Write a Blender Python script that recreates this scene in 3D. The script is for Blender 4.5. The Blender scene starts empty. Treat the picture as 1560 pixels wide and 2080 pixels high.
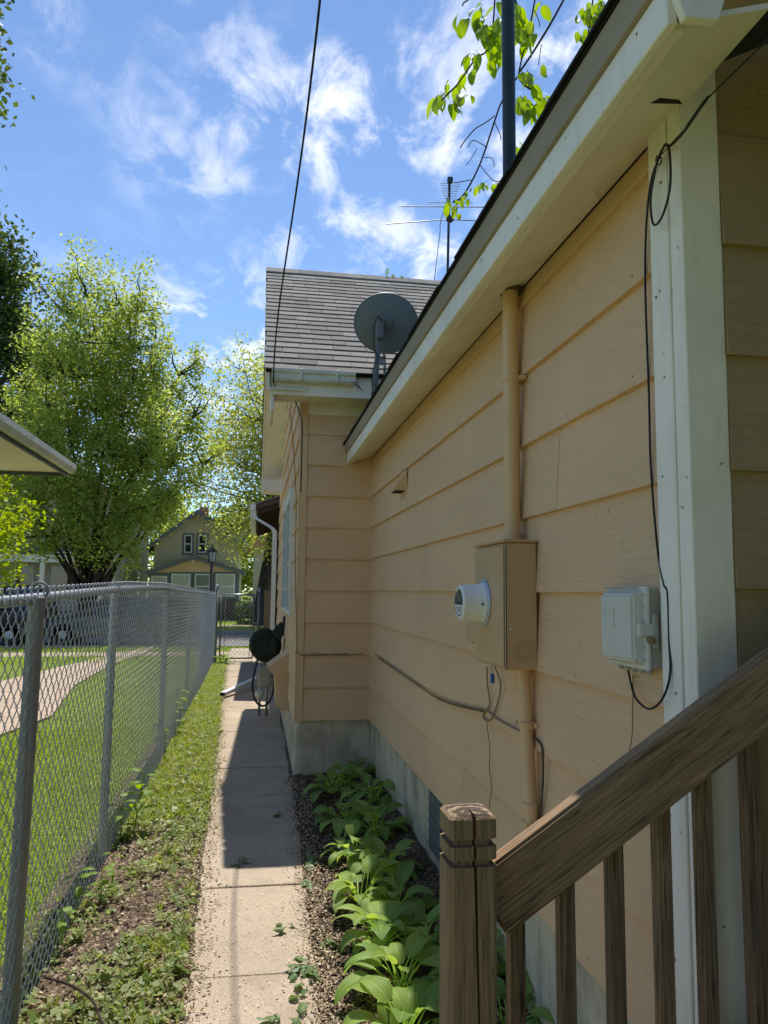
import bpy, bmesh, math, random
import numpy as np
from mathutils import Vector, Matrix, Euler

# ------------------------------------------------------------------ camera, sky, sun, exposure
SC = bpy.context.scene
COL = SC.collection
F, H = 1530.0, 1.56                       # focal length in photo pixels, eye height in metres
_dy = np.array([-261, 157, F]); _dy = _dy / np.linalg.norm(_dy)
_s = 0.0094
_n = np.array([-_s, 1, -(157 + 261 * _s) / F]); _z = -_n / np.linalg.norm(_n)
_z = _z - _dy * (_z @ _dy); _z = _z / np.linalg.norm(_z)
_x = np.cross(_dy, _z)
if _x[0] < 0: _x = -_x
CM = np.array([_x, _dy, _z])
CC = np.array([0, 0, H])
cam = bpy.data.cameras.new('camera'); camo = bpy.data.objects.new('camera', cam); COL.objects.link(camo)
r_, d_, f_ = CM[:, 0], CM[:, 1], CM[:, 2]
camo.matrix_world = Matrix(((r_[0], -d_[0], -f_[0], 0), (r_[1], -d_[1], -f_[1], 0), (r_[2], -d_[2], -f_[2], H), (0, 0, 0, 1)))
cam.sensor_fit = 'HORIZONTAL'; cam.sensor_width = 36; cam.lens = 36 * F / 1560
cam.clip_start = 0.05; cam.clip_end = 2000
SC.camera = camo

SUN = Vector((0.048, 0.494, 1.0)).normalized()      # towards the sun
SUN_EL = math.asin(SUN.z); SUN_AZ = math.atan2(SUN.x, SUN.y)
W = bpy.data.worlds.new('World'); SC.world = W; W.use_nodes = True
wn, wl = W.node_tree.nodes, W.node_tree.links
wn.clear()
wout = wn.new('ShaderNodeOutputWorld'); wbg = wn.new('ShaderNodeBackground')
sky = wn.new('ShaderNodeTexSky'); sky.sky_type = 'NISHITA'; sky.sun_disc = False
sky.sun_elevation = SUN_EL; sky.sun_rotation = SUN_AZ; sky.air_density = 1.0; sky.dust_density = 0.0; sky.ozone_density = 4.4; sky.altitude = 1200
wbg.inputs['Strength'].default_value = 0.13
def wmath(op, a, b=None, c=None, clamp=False):
    m = wn.new('ShaderNodeMath'); m.operation = op; m.use_clamp = clamp
    for i, v in enumerate((a, b, c)):
        if v is None: continue
        if isinstance(v, (int, float)): m.inputs[i].default_value = v
        else: wl.new(v, m.inputs[i])
    return m.outputs[0]
wtc = wn.new('ShaderNodeTexCoord'); wsep = wn.new('ShaderNodeSeparateXYZ'); wl.new(wtc.outputs['Generated'], wsep.inputs[0])
zz = wmath('ADD', wmath('MAXIMUM', wsep.outputs[2], 0.0), 0.22)
cx = wmath('DIVIDE', wsep.outputs[0], zz); cy = wmath('DIVIDE', wsep.outputs[1], zz)
wcomb = wn.new('ShaderNodeCombineXYZ'); wl.new(cx, wcomb.inputs[0]); wl.new(cy, wcomb.inputs[1])
def wnoise(scale, detail, rough, dist, off, rot=0.0, sxy=(1, 1)):
    mp = wn.new('ShaderNodeMapping'); mp.inputs['Location'].default_value = off
    mp.inputs['Rotation'].default_value = (0, 0, rot); mp.inputs['Scale'].default_value = (sxy[0], sxy[1], 1)
    wl.new(wcomb.outputs[0], mp.inputs[0])
    t = wn.new('ShaderNodeTexNoise'); t.inputs['Scale'].default_value = scale; t.inputs['Detail'].default_value = detail
    t.inputs['Roughness'].default_value = rough; t.inputs['Distortion'].default_value = dist
    wl.new(mp.outputs[0], t.inputs['Vector']); return t.outputs[0]
def wramp(v, a, b):
    m = wn.new('ShaderNodeMapRange'); m.interpolation_type = 'SMOOTHSTEP'
    wl.new(v, m.inputs[0]); m.inputs[1].default_value = a; m.inputs[2].default_value = b
    return m.outputs[0]
CLOUD_BIG = wmath('MULTIPLY', wramp(wnoise(1.9, 2, 0.5, 0.2, (3.1, 7.55, 0)), 0.46, 0.72), 0.25)
for px_, py_, rad_, amt_ in [(560, 230, .20, .9), (690, 250, .28, 1.0), (800, 130, .2, .75), (960, 270, .3, .9), (420, 340, .2, .55), (740, 500, .3, .85), (1130, 120, .25, .9), (460, 690, .42, .95), (480, 575, .15, .6), (95, 50, .10, .45), (190, 130, .10, .35), (430, 30, .12, .4), (860, 540, .4, .8), (300, 250, .1, .4), (420, 820, .8, .95)]:
    d_c = CM @ np.array([px_ - 780, py_ - 1040, F]); d_c = d_c / np.linalg.norm(d_c); q_c = d_c[:2] / (d_c[2] + 0.22)
    dd_ = wmath('SQRT', wmath('ADD', wmath('POWER', wmath('SUBTRACT', cx, float(q_c[0])), 2.0), wmath('POWER', wmath('SUBTRACT', cy, float(q_c[1])), 2.0)))
    CLOUD_BIG = wmath('MAXIMUM', CLOUD_BIG, wmath('MULTIPLY', wramp(dd_, rad_ * 1.15, 0.0), amt_))
CLOUD_FINE = wramp(wnoise(9.5, 12, 0.62, 0.35, (1.3, 2.2, 0), 0.5, (1.0, 0.7)), 0.44, 0.68)
CLOUD_WISP = wramp(wnoise(3.4, 10, 0.68, 0.4, (9.3, 4.2, 0), -0.4, (0.7, 1.5)), 0.52, 0.85)
cl = wmath('ADD', wmath('MULTIPLY', CLOUD_BIG, CLOUD_FINE), wmath('MULTIPLY', CLOUD_WISP, 0.06), None, True)
lowfade = wramp(wsep.outputs[2], 0.0, 0.10)
cl = wmath('MULTIPLY', wmath('MULTIPLY', cl, 0.80), wmath('ADD', wmath('MULTIPLY', lowfade, 0.6), 0.4))
wmix = wn.new('ShaderNodeMix'); wmix.data_type = 'RGBA'
wl.new(cl, wmix.inputs[0]); wl.new(sky.outputs[0], wmix.inputs[6]); wmix.inputs[7].default_value = (7.6, 7.6, 7.7, 1)
wl.new(wmix.outputs[2], wbg.inputs['Color']); wl.new(wbg.outputs[0], wout.inputs[0])

sun = bpy.data.lights.new('sun', 'SUN'); sun.energy = 4.15; sun.angle = math.radians(0.53); sun.color = (1.0, 0.95, 0.86)
suno = bpy.data.objects.new('sun', sun); COL.objects.link(suno)
suno.rotation_euler = SUN.to_track_quat('Z', 'Y').to_euler(); suno.location = (2, 5, 20)
SC.view_settings.view_transform = 'Standard'; SC.view_settings.look = 'None'
SC.view_settings.exposure = 0.52; SC.view_settings.gamma = 1.0; SC.view_settings.use_curve_mapping = False
SC.cycles.max_bounces = 8; SC.cycles.diffuse_bounces = 4; SC.cycles.transparent_max_bounces = 8
SC.cycles.use_denoising = True

# ------------------------------------------------------------------ helpers
RNG = random.Random(7); NR = np.random.default_rng(11)
U = RNG.uniform
def ray(px, py): return CM @ np.array([px - 780, py - 1040, F])
def onX(px, py, X): d = ray(px, py); return Vector(CC + d * (X / d[0]))
def onY(px, py, Y): d = ray(px, py); return Vector(CC + d * (Y / d[1]))
def onZ(px, py, Z=0.0): d = ray(px, py); return Vector(CC + d * ((Z - H) / d[2]))

class MB:
    def __init__(s): s.v = []; s.f = []
    def add(s, vs, fs):
        o = len(s.v); s.v.extend([tuple(v) for v in vs]); s.f.extend([tuple(i + o for i in f) for f in fs]); return s
    def box(s, a, b):
        (x0, y0, z0), (x1, y1, z1) = a, b
        return s.add([(x0, y0, z0), (x1, y0, z0), (x1, y1, z0), (x0, y1, z0), (x0, y0, z1), (x1, y0, z1), (x1, y1, z1), (x0, y1, z1)],
                     [(0, 3, 2, 1), (4, 5, 6, 7), (0, 1, 5, 4), (1, 2, 6, 5), (2, 3, 7, 6), (3, 0, 4, 7)])
    def hexa(s, b4, t4):
        return s.add(list(b4) + list(t4), [(0, 3, 2, 1), (4, 5, 6, 7), (0, 1, 5, 4), (1, 2, 6, 5), (2, 3, 7, 6), (3, 0, 4, 7)])
    def prism(s, poly, vec):
        n = len(poly); vec = Vector(vec); p = [Vector(q) for q in poly]
        return s.add(p + [q + vec for q in p], [tuple(range(n))[::-1], tuple(range(n, 2 * n))] + [(i, (i + 1) % n, n + (i + 1) % n, n + i) for i in range(n)])
    def loft(s, rings, caps=True, closed=True):
        n = len(rings[0]); vs = [q for r in rings for q in r]; fs = []
        for k in range(len(rings) - 1):
            for i in range(n if closed else n - 1):
                j = (i + 1) % n; fs.append((k * n + i, k * n + j, (k + 1) * n + j, (k + 1) * n + i))
        if caps and closed:
            fs.append(tuple(range(n))[::-1]); fs.append(tuple((len(rings) - 1) * n + i for i in range(n)))
        return s.add(vs, fs)
    def tube(s, pts, r, n=8, caps=True):
        pts = [Vector(p) for p in pts]; m = len(pts)
        rs = r if isinstance(r, (list, tuple)) else [r] * m
        rings = []; up = None
        for i, p in enumerate(pts):
            t = (pts[min(i + 1, m - 1)] - pts[max(i - 1, 0)])
            if t.length < 1e-9: t = Vector((0, 0, 1))
            t.normalize()
            if up is None:
                up = t.orthogonal().normalized()
            else:
                up = up - t * up.dot(t)
                if up.length < 1e-6: up = t.orthogonal()
                up.normalize()
            w = t.cross(up)
            rings.append([p + (up * math.cos(a) + w * math.sin(a)) * rs[i] for a in [2 * math.pi * k / n for k in range(n)]])
        return s.loft(rings, caps)
    def lathe(s, prof, org, axis, n=24, caps=True):
        axis = Vector(axis).normalized(); org = Vector(org); u = axis.orthogonal().normalized(); w = axis.cross(u)
        rings = [[org + axis * h + (u * math.cos(2 * math.pi * k / n) + w * math.sin(2 * math.pi * k / n)) * r for k in range(n)] for r, h in prof]
        return s.loft(rings, caps)
    def build(s, name, mat, parent=None, smooth=False, bevel=0.0, seg=1, autos=None):
        o3 = ORG.get(parent.name, (0, 0, 0)) if parent else (0, 0, 0)
        me = bpy.data.meshes.new(name)
        me.from_pydata([(x - o3[0], y - o3[1], z - o3[2]) for x, y, z in s.v], [], s.f)
        if bevel > 0:
            bm = bmesh.new(); bm.from_mesh(me)
            bmesh.ops.recalc_face_normals(bm, faces=bm.faces)
            bmesh.ops.bevel(bm, geom=bm.edges[:], offset=bevel, segments=seg, affect='EDGES', clamp_overlap=True)
            bm.to_mesh(me); bm.free()
        else:
            bm = bmesh.new(); bm.from_mesh(me); bmesh.ops.recalc_face_normals(bm, faces=bm.faces); bm.to_mesh(me); bm.free()
        if smooth:
            me.polygons.foreach_set('use_smooth', [True] * len(me.polygons))
            if autos: me.set_sharp_from_angle(angle=math.radians(autos))
        return link(name, me, mat, parent)

ORG = {}
def link(name, me, mat, parent=None):
    if mat is not None: me.materials.append(mat)
    o = bpy.data.objects.new(name, me); COL.objects.link(o)
    if parent:
        o.parent = parent; ORG[o.name] = ORG.get(parent.name, (0, 0, 0))
    return o
def tag(o, label=None, cat=None, group=None, kind=None):
    if label: o['label'] = label
    if cat: o['category'] = cat
    if group: o['group'] = group
    if kind: o['kind'] = kind
    return o
def thing(name, loc, label, cat, group=None):
    o = bpy.data.objects.new(name, None); COL.objects.link(o); o.location = loc; o.empty_display_size = 0.1
    ORG[o.name] = tuple(loc); return tag(o, label, cat, group)
def npmesh(name, V, Fq, mat, parent=None, k=4):
    """fast mesh from arrays: V (n,3), Fq (m,k)"""
    o3 = np.array(ORG.get(parent.name, (0, 0, 0)) if parent else (0, 0, 0))
    V = np.asarray(V, dtype=np.float32) - o3.astype(np.float32); Fq = np.asarray(Fq, dtype=np.int32)
    me = bpy.data.meshes.new(name)
    me.vertices.add(len(V)); me.vertices.foreach_set('co', V.ravel())
    me.loops.add(Fq.size); me.loops.foreach_set('vertex_index', Fq.ravel())
    me.polygons.add(len(Fq)); me.polygons.foreach_set('loop_start', np.arange(0, Fq.size, k, dtype=np.int32))
    me.update(calc_edges=True); me.validate()
    return link(name, me, mat, parent)

# ------------------------------------------------------------------ materials
class NT:
    def __init__(s, name):
        s.m = bpy.data.materials.new(name); s.m.use_nodes = True; s.t = s.m.node_tree; s.t.nodes.clear()
        s.out = s.t.nodes.new('ShaderNodeOutputMaterial')
    def n(s, typ, ins=None, **props):
        nd = s.t.nodes.new(typ)
        for k, v in props.items(): setattr(nd, k, v)
        for k, v in (ins or {}).items(): s.set(nd.inputs[k], v)
        return nd
    def set(s, sock, v):
        if isinstance(v, bpy.types.NodeSocket): s.t.links.new(v, sock)
        elif isinstance(v, bpy.types.Node): s.t.links.new(v.outputs[0], sock)
        else:
            if sock.type == 'RGBA' and len(v) == 3: v = (*v, 1)
            sock.default_value = v
    def coord(s, scale=(1, 1, 1), kind='Object', loc=(0, 0, 0), rot=(0, 0, 0)):
        tc = s.n('ShaderNodeTexCoord'); mp = s.n('ShaderNodeMapping', {'Vector': tc.outputs[kind]})
        mp.inputs['Scale'].default_value = scale; mp.inputs['Location'].default_value = loc; mp.inputs['Rotation'].default_value = rot
        return mp.outputs[0]
    def noise(s, vec, scale=5, detail=4, rough=0.55, dist=0.0):
        return s.n('ShaderNodeTexNoise', {'Vector': vec, 'Scale': scale, 'Detail': detail, 'Roughness': rough, 'Distortion': dist}).outputs[0]
    def vor(s, vec, scale=20, feature='F1', out=0):
        return s.n('ShaderNodeTexVoronoi', {'Vector': vec, 'Scale': scale}, feature=feature).outputs[out]
    def ramp(s, fac, stops):
        r = s.n('ShaderNodeValToRGB', {'Fac': fac}); e = r.color_ramp.elements
        while len(e) < len(stops): e.new(0.5)
        for el, (p, c) in zip(e, stops): el.position = p; el.color = (*c, 1) if len(c) == 3 else c
        return r.outputs[0]
    def rng(s, v, a, b, c=0.0, d=1.0):
        return s.n('ShaderNodeMapRange', {0: v, 1: a, 2: b, 3: c, 4: d}).outputs[0]
    def math(s, op, a, b=0.0):
        return s.n('ShaderNodeMath', {0: a, 1: b}, operation=op).outputs[0]
    def mix(s, fac, a, b, mode='MIX'):
        m = s.n('ShaderNodeMix', data_type='RGBA', blend_type=mode)
        s.set(m.inputs[0], fac); s.set(m.inputs[6], a); s.set(m.inputs[7], b); return m.outputs[2]
    def bump(s, h, strength=0.3, dist=0.01, normal=None):
        b = s.n('ShaderNodeBump', {'Height': h, 'Strength': strength, 'Distance': dist})
        if normal is not None: s.set(b.inputs['Normal'], normal)
        return b.outputs[0]
    def rnd(s): return s.n('ShaderNodeObjectInfo').outputs['Random']
    def isl(s): return s.n('ShaderNodeNewGeometry').outputs['Random Per Island']
    def bsdf(s, color, rough=0.7, metal=0.0, normal=None, spec=0.4, **kw):
        p = s.n('ShaderNodeBsdfPrincipled', {'Base Color': color, 'Roughness': rough, 'Metallic': metal, 'Specular IOR Level': spec})
        if normal is not None: s.set(p.inputs['Normal'], normal)
        for k, v in kw.items(): s.set(p.inputs[k], v)
        s.t.links.new(p.outputs[0], s.out.inputs[0]); return s.m
    def surf(s, sh): s.t.links.new(sh, s.out.inputs[0]); return s.m

def hsv(N, col, h, s_, v): return N.n('ShaderNodeHueSaturation', {'Hue': h, 'Saturation': s_, 'Value': v, 'Color': col}).outputs[0]

def m_siding(name, along, base=(0.765, 0.50, 0.298)):
    N = NT(name)
    sc = {'X': (7, 30, 70), 'Y': (30, 7, 70)}[along]
    g = N.noise(N.coord(sc), 1.0, 6, 0.6, 2.6)
    w = N.noise(N.coord((0.9, 0.9, 1.6)), 1.0, 4, 0.5)
    fine = N.noise(N.coord((60, 60, 60)), 1.0, 3)
    c = N.mix(N.rng(w, 0.3, 0.7), tuple(x * 0.90 for x in base), tuple(min(1, x * 1.07) for x in base))
    c = N.mix(N.rng(N.rnd(), 0, 1, 0.0, 0.10), c, tuple(x * 0.72 for x in base))
    c = N.mix(N.rng(g, 0.60, 0.80, 0, 0.10), c, tuple(x * 0.62 for x in base))
    fl = N.noise(N.coord({'X': (60, 60, 22), 'Y': (60, 60, 22)}[along]), 1.0, 2)     # flecks and nail marks
    c = N.mix(N.rng(fl, 0.735, 0.76, 0, 0.6), c, (0.13, 0.09, 0.05))
    st = N.noise(N.coord({'X': (5, 5, .7), 'Y': (5, 5, .7)}[along]), 1.0, 5, .6)
    c = N.mix(N.rng(st, 0.56, 0.80, 0, 0.22), c, tuple(x * 0.60 for x in base))
    ck = N.noise(N.coord({'X': (120, 120, 9), 'Y': (120, 120, 9)}[along], loc=(3, 5, 1)), 1.0, 2)
    c = N.mix(N.rng(ck, 0.755, 0.78, 0, 0.8), c, (0.09, 0.06, 0.035))
    sz = N.n('ShaderNodeSeparateXYZ', {0: N.coord((1, 1, 1))}).outputs[2]
    fr = N.math('FRACT', N.math('MULTIPLY', N.math('SUBTRACT', sz, 0.459), 1 / 0.2735))
    cn = N.noise(N.coord({'X': (14, 14, 5), 'Y': (14, 14, 5)}[along], loc=(7, 2, 4)), 1.0, 6, .7)
    chip = N.math('MULTIPLY', N.rng(fr, 0.075, 0.02), N.rng(cn, 0.53, 0.60))
    c = N.mix(N.math('MULTIPLY', chip, 0.18), c, (0.20, 0.14, 0.085))
    h = N.math('ADD', g, N.math('MULTIPLY', fine, 0.15))
    return N.bsdf(c, 0.55, normal=N.bump(h, 0.65, 0.008), spec=0.3)

def m_paint(name, base, rough=0.5, dirt=0.25, dirtcol=(0.30, 0.27, 0.20), chip=0.0, chipcol=(0.2, 0.17, 0.13), grain=(8, 8, 8)):
    N = NT(name)
    a = N.noise(N.coord((2.2, 2.2, 2.2)), 1, 6, 0.62)
    b = N.noise(N.coord(grain), 1, 5, 0.6)
    c = N.mix(N.rng(a, 0.40, 0.78, 0, dirt), base, dirtcol)
    c = N.mix(N.rng(b, 0.5, 0.85, 0, dirt * 0.8), c, dirtcol)
    if chip > 0:
        ch = N.noise(N.coord((26, 26, 26)), 1, 3, 0.5)
        c = N.mix(N.rng(ch, 0.80 - chip, 0.83 - chip, 0, 0.85), c, chipcol)
    return N.bsdf(c, rough, normal=N.bump(b, 0.18, 0.004), spec=0.35)

def m_wood(name, dark, light, grey=(0.20, 0.17, 0.13), greyamt=0.5, axis='Z', sc=1.0):
    N = NT(name)
    k = {'Z': (70 * sc, 70 * sc, 2.6 * sc), 'X': (2.6 * sc, 70 * sc, 70 * sc), 'Y': (70 * sc, 2.6 * sc, 70 * sc)}[axis]
    off = N.n('ShaderNodeVectorMath', {0: N.coord(k)}, operation='ADD')
    rr = N.rnd(); N.set(off.inputs[1], N.n('ShaderNodeCombineXYZ', {0: N.math('MULTIPLY', rr, 37), 1: N.math('MULTIPLY', rr, 91), 2: N.math('MULTIPLY', rr, 13)}).outputs[0])
    g = N.noise(off.outputs[0], 1, 7, 0.62, 2.2)
    g2 = N.noise(off.outputs[0], 2.3, 5, 0.65, 0.8)
    big = N.noise(N.coord((3, 3, 3)), 1, 4)
    c = N.ramp(g, [(0.30, dark), (0.52, tuple((a + b) / 2 for a, b in zip(dark, light))), (0.70, light)])
    c = N.mix(N.rng(big, 0.35, 0.7, 0, greyamt), c, grey)
    c = N.mix(N.rng(g2, 0.54, 0.66, 0, 0.85), c, tuple(x * 0.25 for x in dark))
    c = N.mix(N.rng(N.rnd(), 0, 1, 0, 0.3), c, dark)
    h = N.math('ADD', g, N.math('MULTIPLY', g2, 0.6))
    return N.bsdf(c, 0.72, normal=N.bump(h, 0.6, 0.006), spec=0.25)

def m_plain(name, col, rough=0.5, metal=0.0, var=0.12, bump=0.05, scale=30, spec=0.4, **kw):
    N = NT(name); a = N.noise(N.coord((scale,) * 3), 1, 4, 0.6); b = N.noise(N.coord((scale / 9,) * 3), 1, 4, 0.6)
    c = N.mix(N.rng(N.math('ADD', a, b), 0.7, 1.3), tuple(x * (1 - var) for x in col), tuple(min(1, x * (1 + var)) for x in col))
    r = N.rng(b, 0.3, 0.7, max(0.02, rough - 0.08), min(1, rough + 0.08))
    return N.bsdf(c, r, metal, N.bump(a, bump, 0.003), spec, **kw)

def m_leaf(name, cols, trans=0.45, rough=0.5, vein=False, spec=0.4, var=1.0):
    N = NT(name)
    i = N.isl() if not vein else N.rnd()
    c = N.ramp(i, [(k / max(1, len(cols) - 1), q) for k, q in enumerate(cols)])
    nrm = None
    if vein:
        uv = N.coord((1, 1, 1), 'UV'); sp = N.n('ShaderNodeSeparateXYZ', {0: uv})
        wv = N.math('SINE', N.math('MULTIPLY', sp.outputs[0], 70.0))
        c = N.mix(N.rng(wv, 0.2, 1.0, 0, 0.14), c, tuple(min(1, x * 2.0 + 0.02) for x in cols[-1]))
        mid = N.math('ABSOLUTE', N.math('SUBTRACT', sp.outputs[0], 0.5))
        c = N.mix(N.rng(mid, 0.02, 0.0, 0, 0.5), c, tuple(min(1, x * 2.4 + 0.03) for x in cols[-1]))
        nrm = N.bump(wv, 0.35, 0.003)
    p = N.n('ShaderNodeBsdfPrincipled', {'Base Color': c, 'Roughness': rough, 'Specular IOR Level': spec})
    if nrm is not None: N.set(p.inputs['Normal'], nrm)
    tc = hsv(N, c, 0.478, 1.12, 2.1)
    t = N.n('ShaderNodeBsdfTranslucent', {'Color': tc})
    mx = N.n('ShaderNodeMixShader', {0: trans, 1: p.outputs[0], 2: t.outputs[0]})
    return N.surf(mx.outputs[0])

MAT = {}
MAT['siding_y'] = m_siding('tan_siding_wing', 'Y')
MAT['siding_x'] = m_siding('tan_siding_back', 'X')
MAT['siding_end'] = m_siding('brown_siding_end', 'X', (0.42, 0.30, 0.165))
MAT['tan'] = m_paint('tan_paint', (0.72, 0.47, 0.26), 0.5, 0.12, (0.25, 0.18, 0.09))
MAT['white'] = m_paint('white_paint', (0.91, 0.83, 0.75), 0.6, 0.34, (0.40, 0.36, 0.26), 0.075, (0.22, 0.18, 0.13), (22, 22, 3))
MAT['soffit'] = m_paint('cream_soffit', (0.86, 0.77, 0.66), 0.5, 0.34, (0.42, 0.33, 0.18), 0.045, (0.16, 0.11, 0.06))
MAT['gutterw'] = m_paint('stained_white_gutter', (0.72, 0.70, 0.58), 0.4, 0.6, (0.22, 0.20, 0.12), 0.05, (0.14, 0.12, 0.07), (3, 14, 14))
MAT['drip'] = m_paint('weathered_edge_board', (0.36, 0.29, 0.215), 0.7, 0.5, (0.20, 0.165, 0.12), 0.04, (0.08, 0.065, 0.05), (20, 2, 20))
MAT['black'] = m_plain('black_plastic', (0.012, 0.012, 0.013), 0.45, scale=80)
MAT['rubber'] = m_plain('black_rubber', (0.015, 0.015, 0.015), 0.55, scale=90)
MAT['tancable'] = m_plain('painted_cable', (0.27, 0.19, 0.11), 0.6)
MAT['browncable'] = m_plain('brown_cable', (0.10, 0.07, 0.05), 0.55)

def m_foundation():
    N = NT('parged_foundation')
    a = N.noise(N.coord((3, 3, 3)), 1, 7, 0.65); b = N.noise(N.coord((22, 22, 22)), 1, 5, 0.6); v = N.noise(N.coord((9, 9, 1.2)), 1, 5, 0.6)
    c = N.ramp(a, [(0.3, (0.32, 0.27, 0.19)), (0.5, (0.56, 0.48, 0.35)), (0.7, (0.66, 0.57, 0.43))])
    c = N.mix(N.rng(v, 0.52, 0.75, 0, 0.6), c, (0.15, 0.135, 0.09))
    return N.bsdf(c, 0.88, normal=N.bump(N.math('ADD', a, b), 0.5, 0.012), spec=0.2)
MAT['found'] = m_foundation()

def m_concrete(name, c0, c1, speck=True):
    N = NT(name)
    a = N.noise(N.coord((1.6,) * 3), 1, 6, 0.6); f = N.noise(N.coord((170,) * 3), 1, 3, 0.6); m = N.noise(N.coord((24,) * 3), 1, 5, 0.65)
    c = N.mix(N.rng(a, 0.3, 0.72), c0, c1)
    c = N.mix(N.rng(m, 0.52, 0.80, 0, 0.35), c, tuple(x * 0.62 for x in c0))
    big = N.noise(N.coord((4.5,) * 3, loc=(2, 9, 4)), 1, 7, 0.68)
    c = N.mix(N.rng(big, 0.50, 0.72, 0, 0.5), c, tuple(x * 0.58 for x in c0))
    c = N.mix(N.rng(f, 0.52, 0.70, 0, 0.5), c, tuple(x * 0.5 for x in c0))
    if speck:
        v = N.vor(N.coord((95, 95, 95)), 1)
        c = N.mix(N.rng(v, 0.24, 0.16, 0, 0.75), c, (0.78, 0.68, 0.54))
        v2 = N.vor(N.coord((60, 60, 60), loc=(3, 1, 2)), 1)
        c = N.mix(N.rng(v2, 0.17, 0.11, 0, 0.75), c, (0.09, 0.07, 0.05))
    c = N.mix(N.rng(N.rnd(), 0, 1, 0, 0.16), c, tuple(x * 0.7 for x in c0))
    return N.bsdf(c, 0.9, normal=N.bump(N.math('ADD', f, m), 0.45, 0.004), spec=0.2)
MAT['walk'] = m_concrete('walk_concrete', (0.385, 0.308, 0.228), (0.51, 0.415, 0.31))
MAT['path'] = m_concrete('path_concrete', (0.42, 0.32, 0.24), (0.50, 0.40, 0.31), False)
MAT['asphalt'] = m_concrete('street_asphalt', (0.17, 0.155, 0.145), (0.24, 0.22, 0.21), False)
MAT['curb'] = m_concrete('curb_concrete', (0.28, 0.26, 0.23), (0.36, 0.33, 0.30), False)

def m_soil(name, dark, mid, bits):
    N = NT(name)
    a = N.noise(N.coord((4,) * 3), 1, 8, 0.7); b = N.noise(N.coord((45,) * 3), 1, 5, 0.7); v = N.vor(N.coord((70,) * 3), 1, 'F1', 1)
    vs = N.n('ShaderNodeSeparateColor', {0: v})
    c = N.mix(N.rng(a, 0.3, 0.7), dark, mid)
    c = N.mix(N.rng(b, 0.5, 0.7, 0, 0.6), c, tuple(x * 1.7 for x in mid))
    c = N.mix(N.rng(vs.outputs[0], 0.78, 0.86, 0, 0.75), c, bits)
    return N.bsdf(c, 0.95, normal=N.bump(N.math('ADD', a, b), 0.8, 0.03), spec=0.15)
MAT['soil'] = m_soil('bed_soil', (0.075, 0.052, 0.036), (0.16, 0.115, 0.08), (0.42, 0.32, 0.22))
MAT['mulch'] = m_soil('mulch_soil', (0.05, 0.036, 0.026), (0.12, 0.085, 0.06), (0.36, 0.26, 0.17))

def m_grass(name, c0, c1, c2):
    N = NT(name)
    a = N.noise(N.coord((0.7,) * 3), 1, 5, 0.6); b = N.noise(N.coord((30,) * 3), 1, 5, 0.7)
    c = N.mix(N.rng(a, 0.35, 0.68), c0, c1); c = N.mix(N.rng(b, 0.45, 0.75, 0, 0.7), c, c2)
    return N.bsdf(c, 0.9, normal=N.bump(b, 0.9, 0.03), spec=0.15)
MAT['lawn'] = m_grass('lawn_turf', (0.16, 0.225, 0.04), (0.24, 0.28, 0.06), (0.10, 0.125, 0.035))
MAT['blade'] = m_leaf('grass_blade', [(0.15, 0.235, 0.025), (0.21, 0.31, 0.035), (0.29, 0.36, 0.08), (0.18, 0.26, 0.03)], 0.45)
MAT['weed'] = m_leaf('weed_leaf', [(0.10, 0.17, 0.035), (0.17, 0.24, 0.05), (0.24, 0.28, 0.08), (0.12, 0.19, 0.05), (0.22, 0.27, 0.10), (0.32, 0.34, 0.14), (0.40, 0.38, 0.2)], 0.4)
MAT['sapling'] = m_leaf('sapling_leaf', [(0.14, 0.24, 0.02), (0.19, 0.30, 0.03)], 0.5)
MAT['hosta'] = m_leaf('hosta_leaf', [(0.14, 0.245, 0.05), (0.20, 0.31, 0.06), (0.28, 0.385, 0.085)], 0.40, 0.5, True, 0.4)
MAT['wilted'] = m_leaf('wilted_leaf', [(0.09, 0.16, 0.05), (0.14, 0.21, 0.075)], 0.25, 0.5)
MAT['cherry'] = m_leaf('cherry_leaf', [(0.10, 0.19, 0.02), (0.15, 0.25, 0.025), (0.20, 0.30, 0.03)], 0.66, 0.32, False, 0.6)
MAT['maple'] = m_leaf('maple_leaf', [(0.11, 0.18, 0.038), (0.20, 0.27, 0.055), (0.29, 0.345, 0.085), (0.16, 0.235, 0.052), (0.36, 0.38, 0.13)], 0.6)
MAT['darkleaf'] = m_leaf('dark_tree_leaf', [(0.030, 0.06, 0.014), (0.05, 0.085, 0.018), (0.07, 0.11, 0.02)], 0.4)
MAT['lightleaf'] = m_leaf('light_tree_leaf', [(0.20, 0.26, 0.05), (0.27, 0.32, 0.08), (0.32, 0.35, 0.11)], 0.6)
MAT['limeleaf'] = m_leaf('lime_tree_leaf', [(0.13, 0.20, 0.015), (0.18, 0.26, 0.02), (0.24, 0.30, 0.03)], 0.55)
def m_bark(name, c0, c1):
    N = NT(name); a = N.noise(N.coord((18, 18, 3)), 1, 6, 0.65, 0.5)
    return N.bsdf(N.mix(N.rng(a, 0.35, 0.65), c0, c1), 0.92, normal=N.bump(a, 0.8, 0.03), spec=0.15)
MAT['bark'] = m_bark('dark_bark', (0.025, 0.018, 0.014), (0.075, 0.058, 0.045))
MAT['twig'] = m_bark('twig_bark', (0.035, 0.022, 0.018), (0.07, 0.045, 0.035))
def m_litter(name, cols):
    N = NT(name); c = N.ramp(N.isl(), [(k / (len(cols) - 1), q) for k, q in enumerate(cols)])
    return N.bsdf(c, 0.85, spec=0.2)
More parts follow.
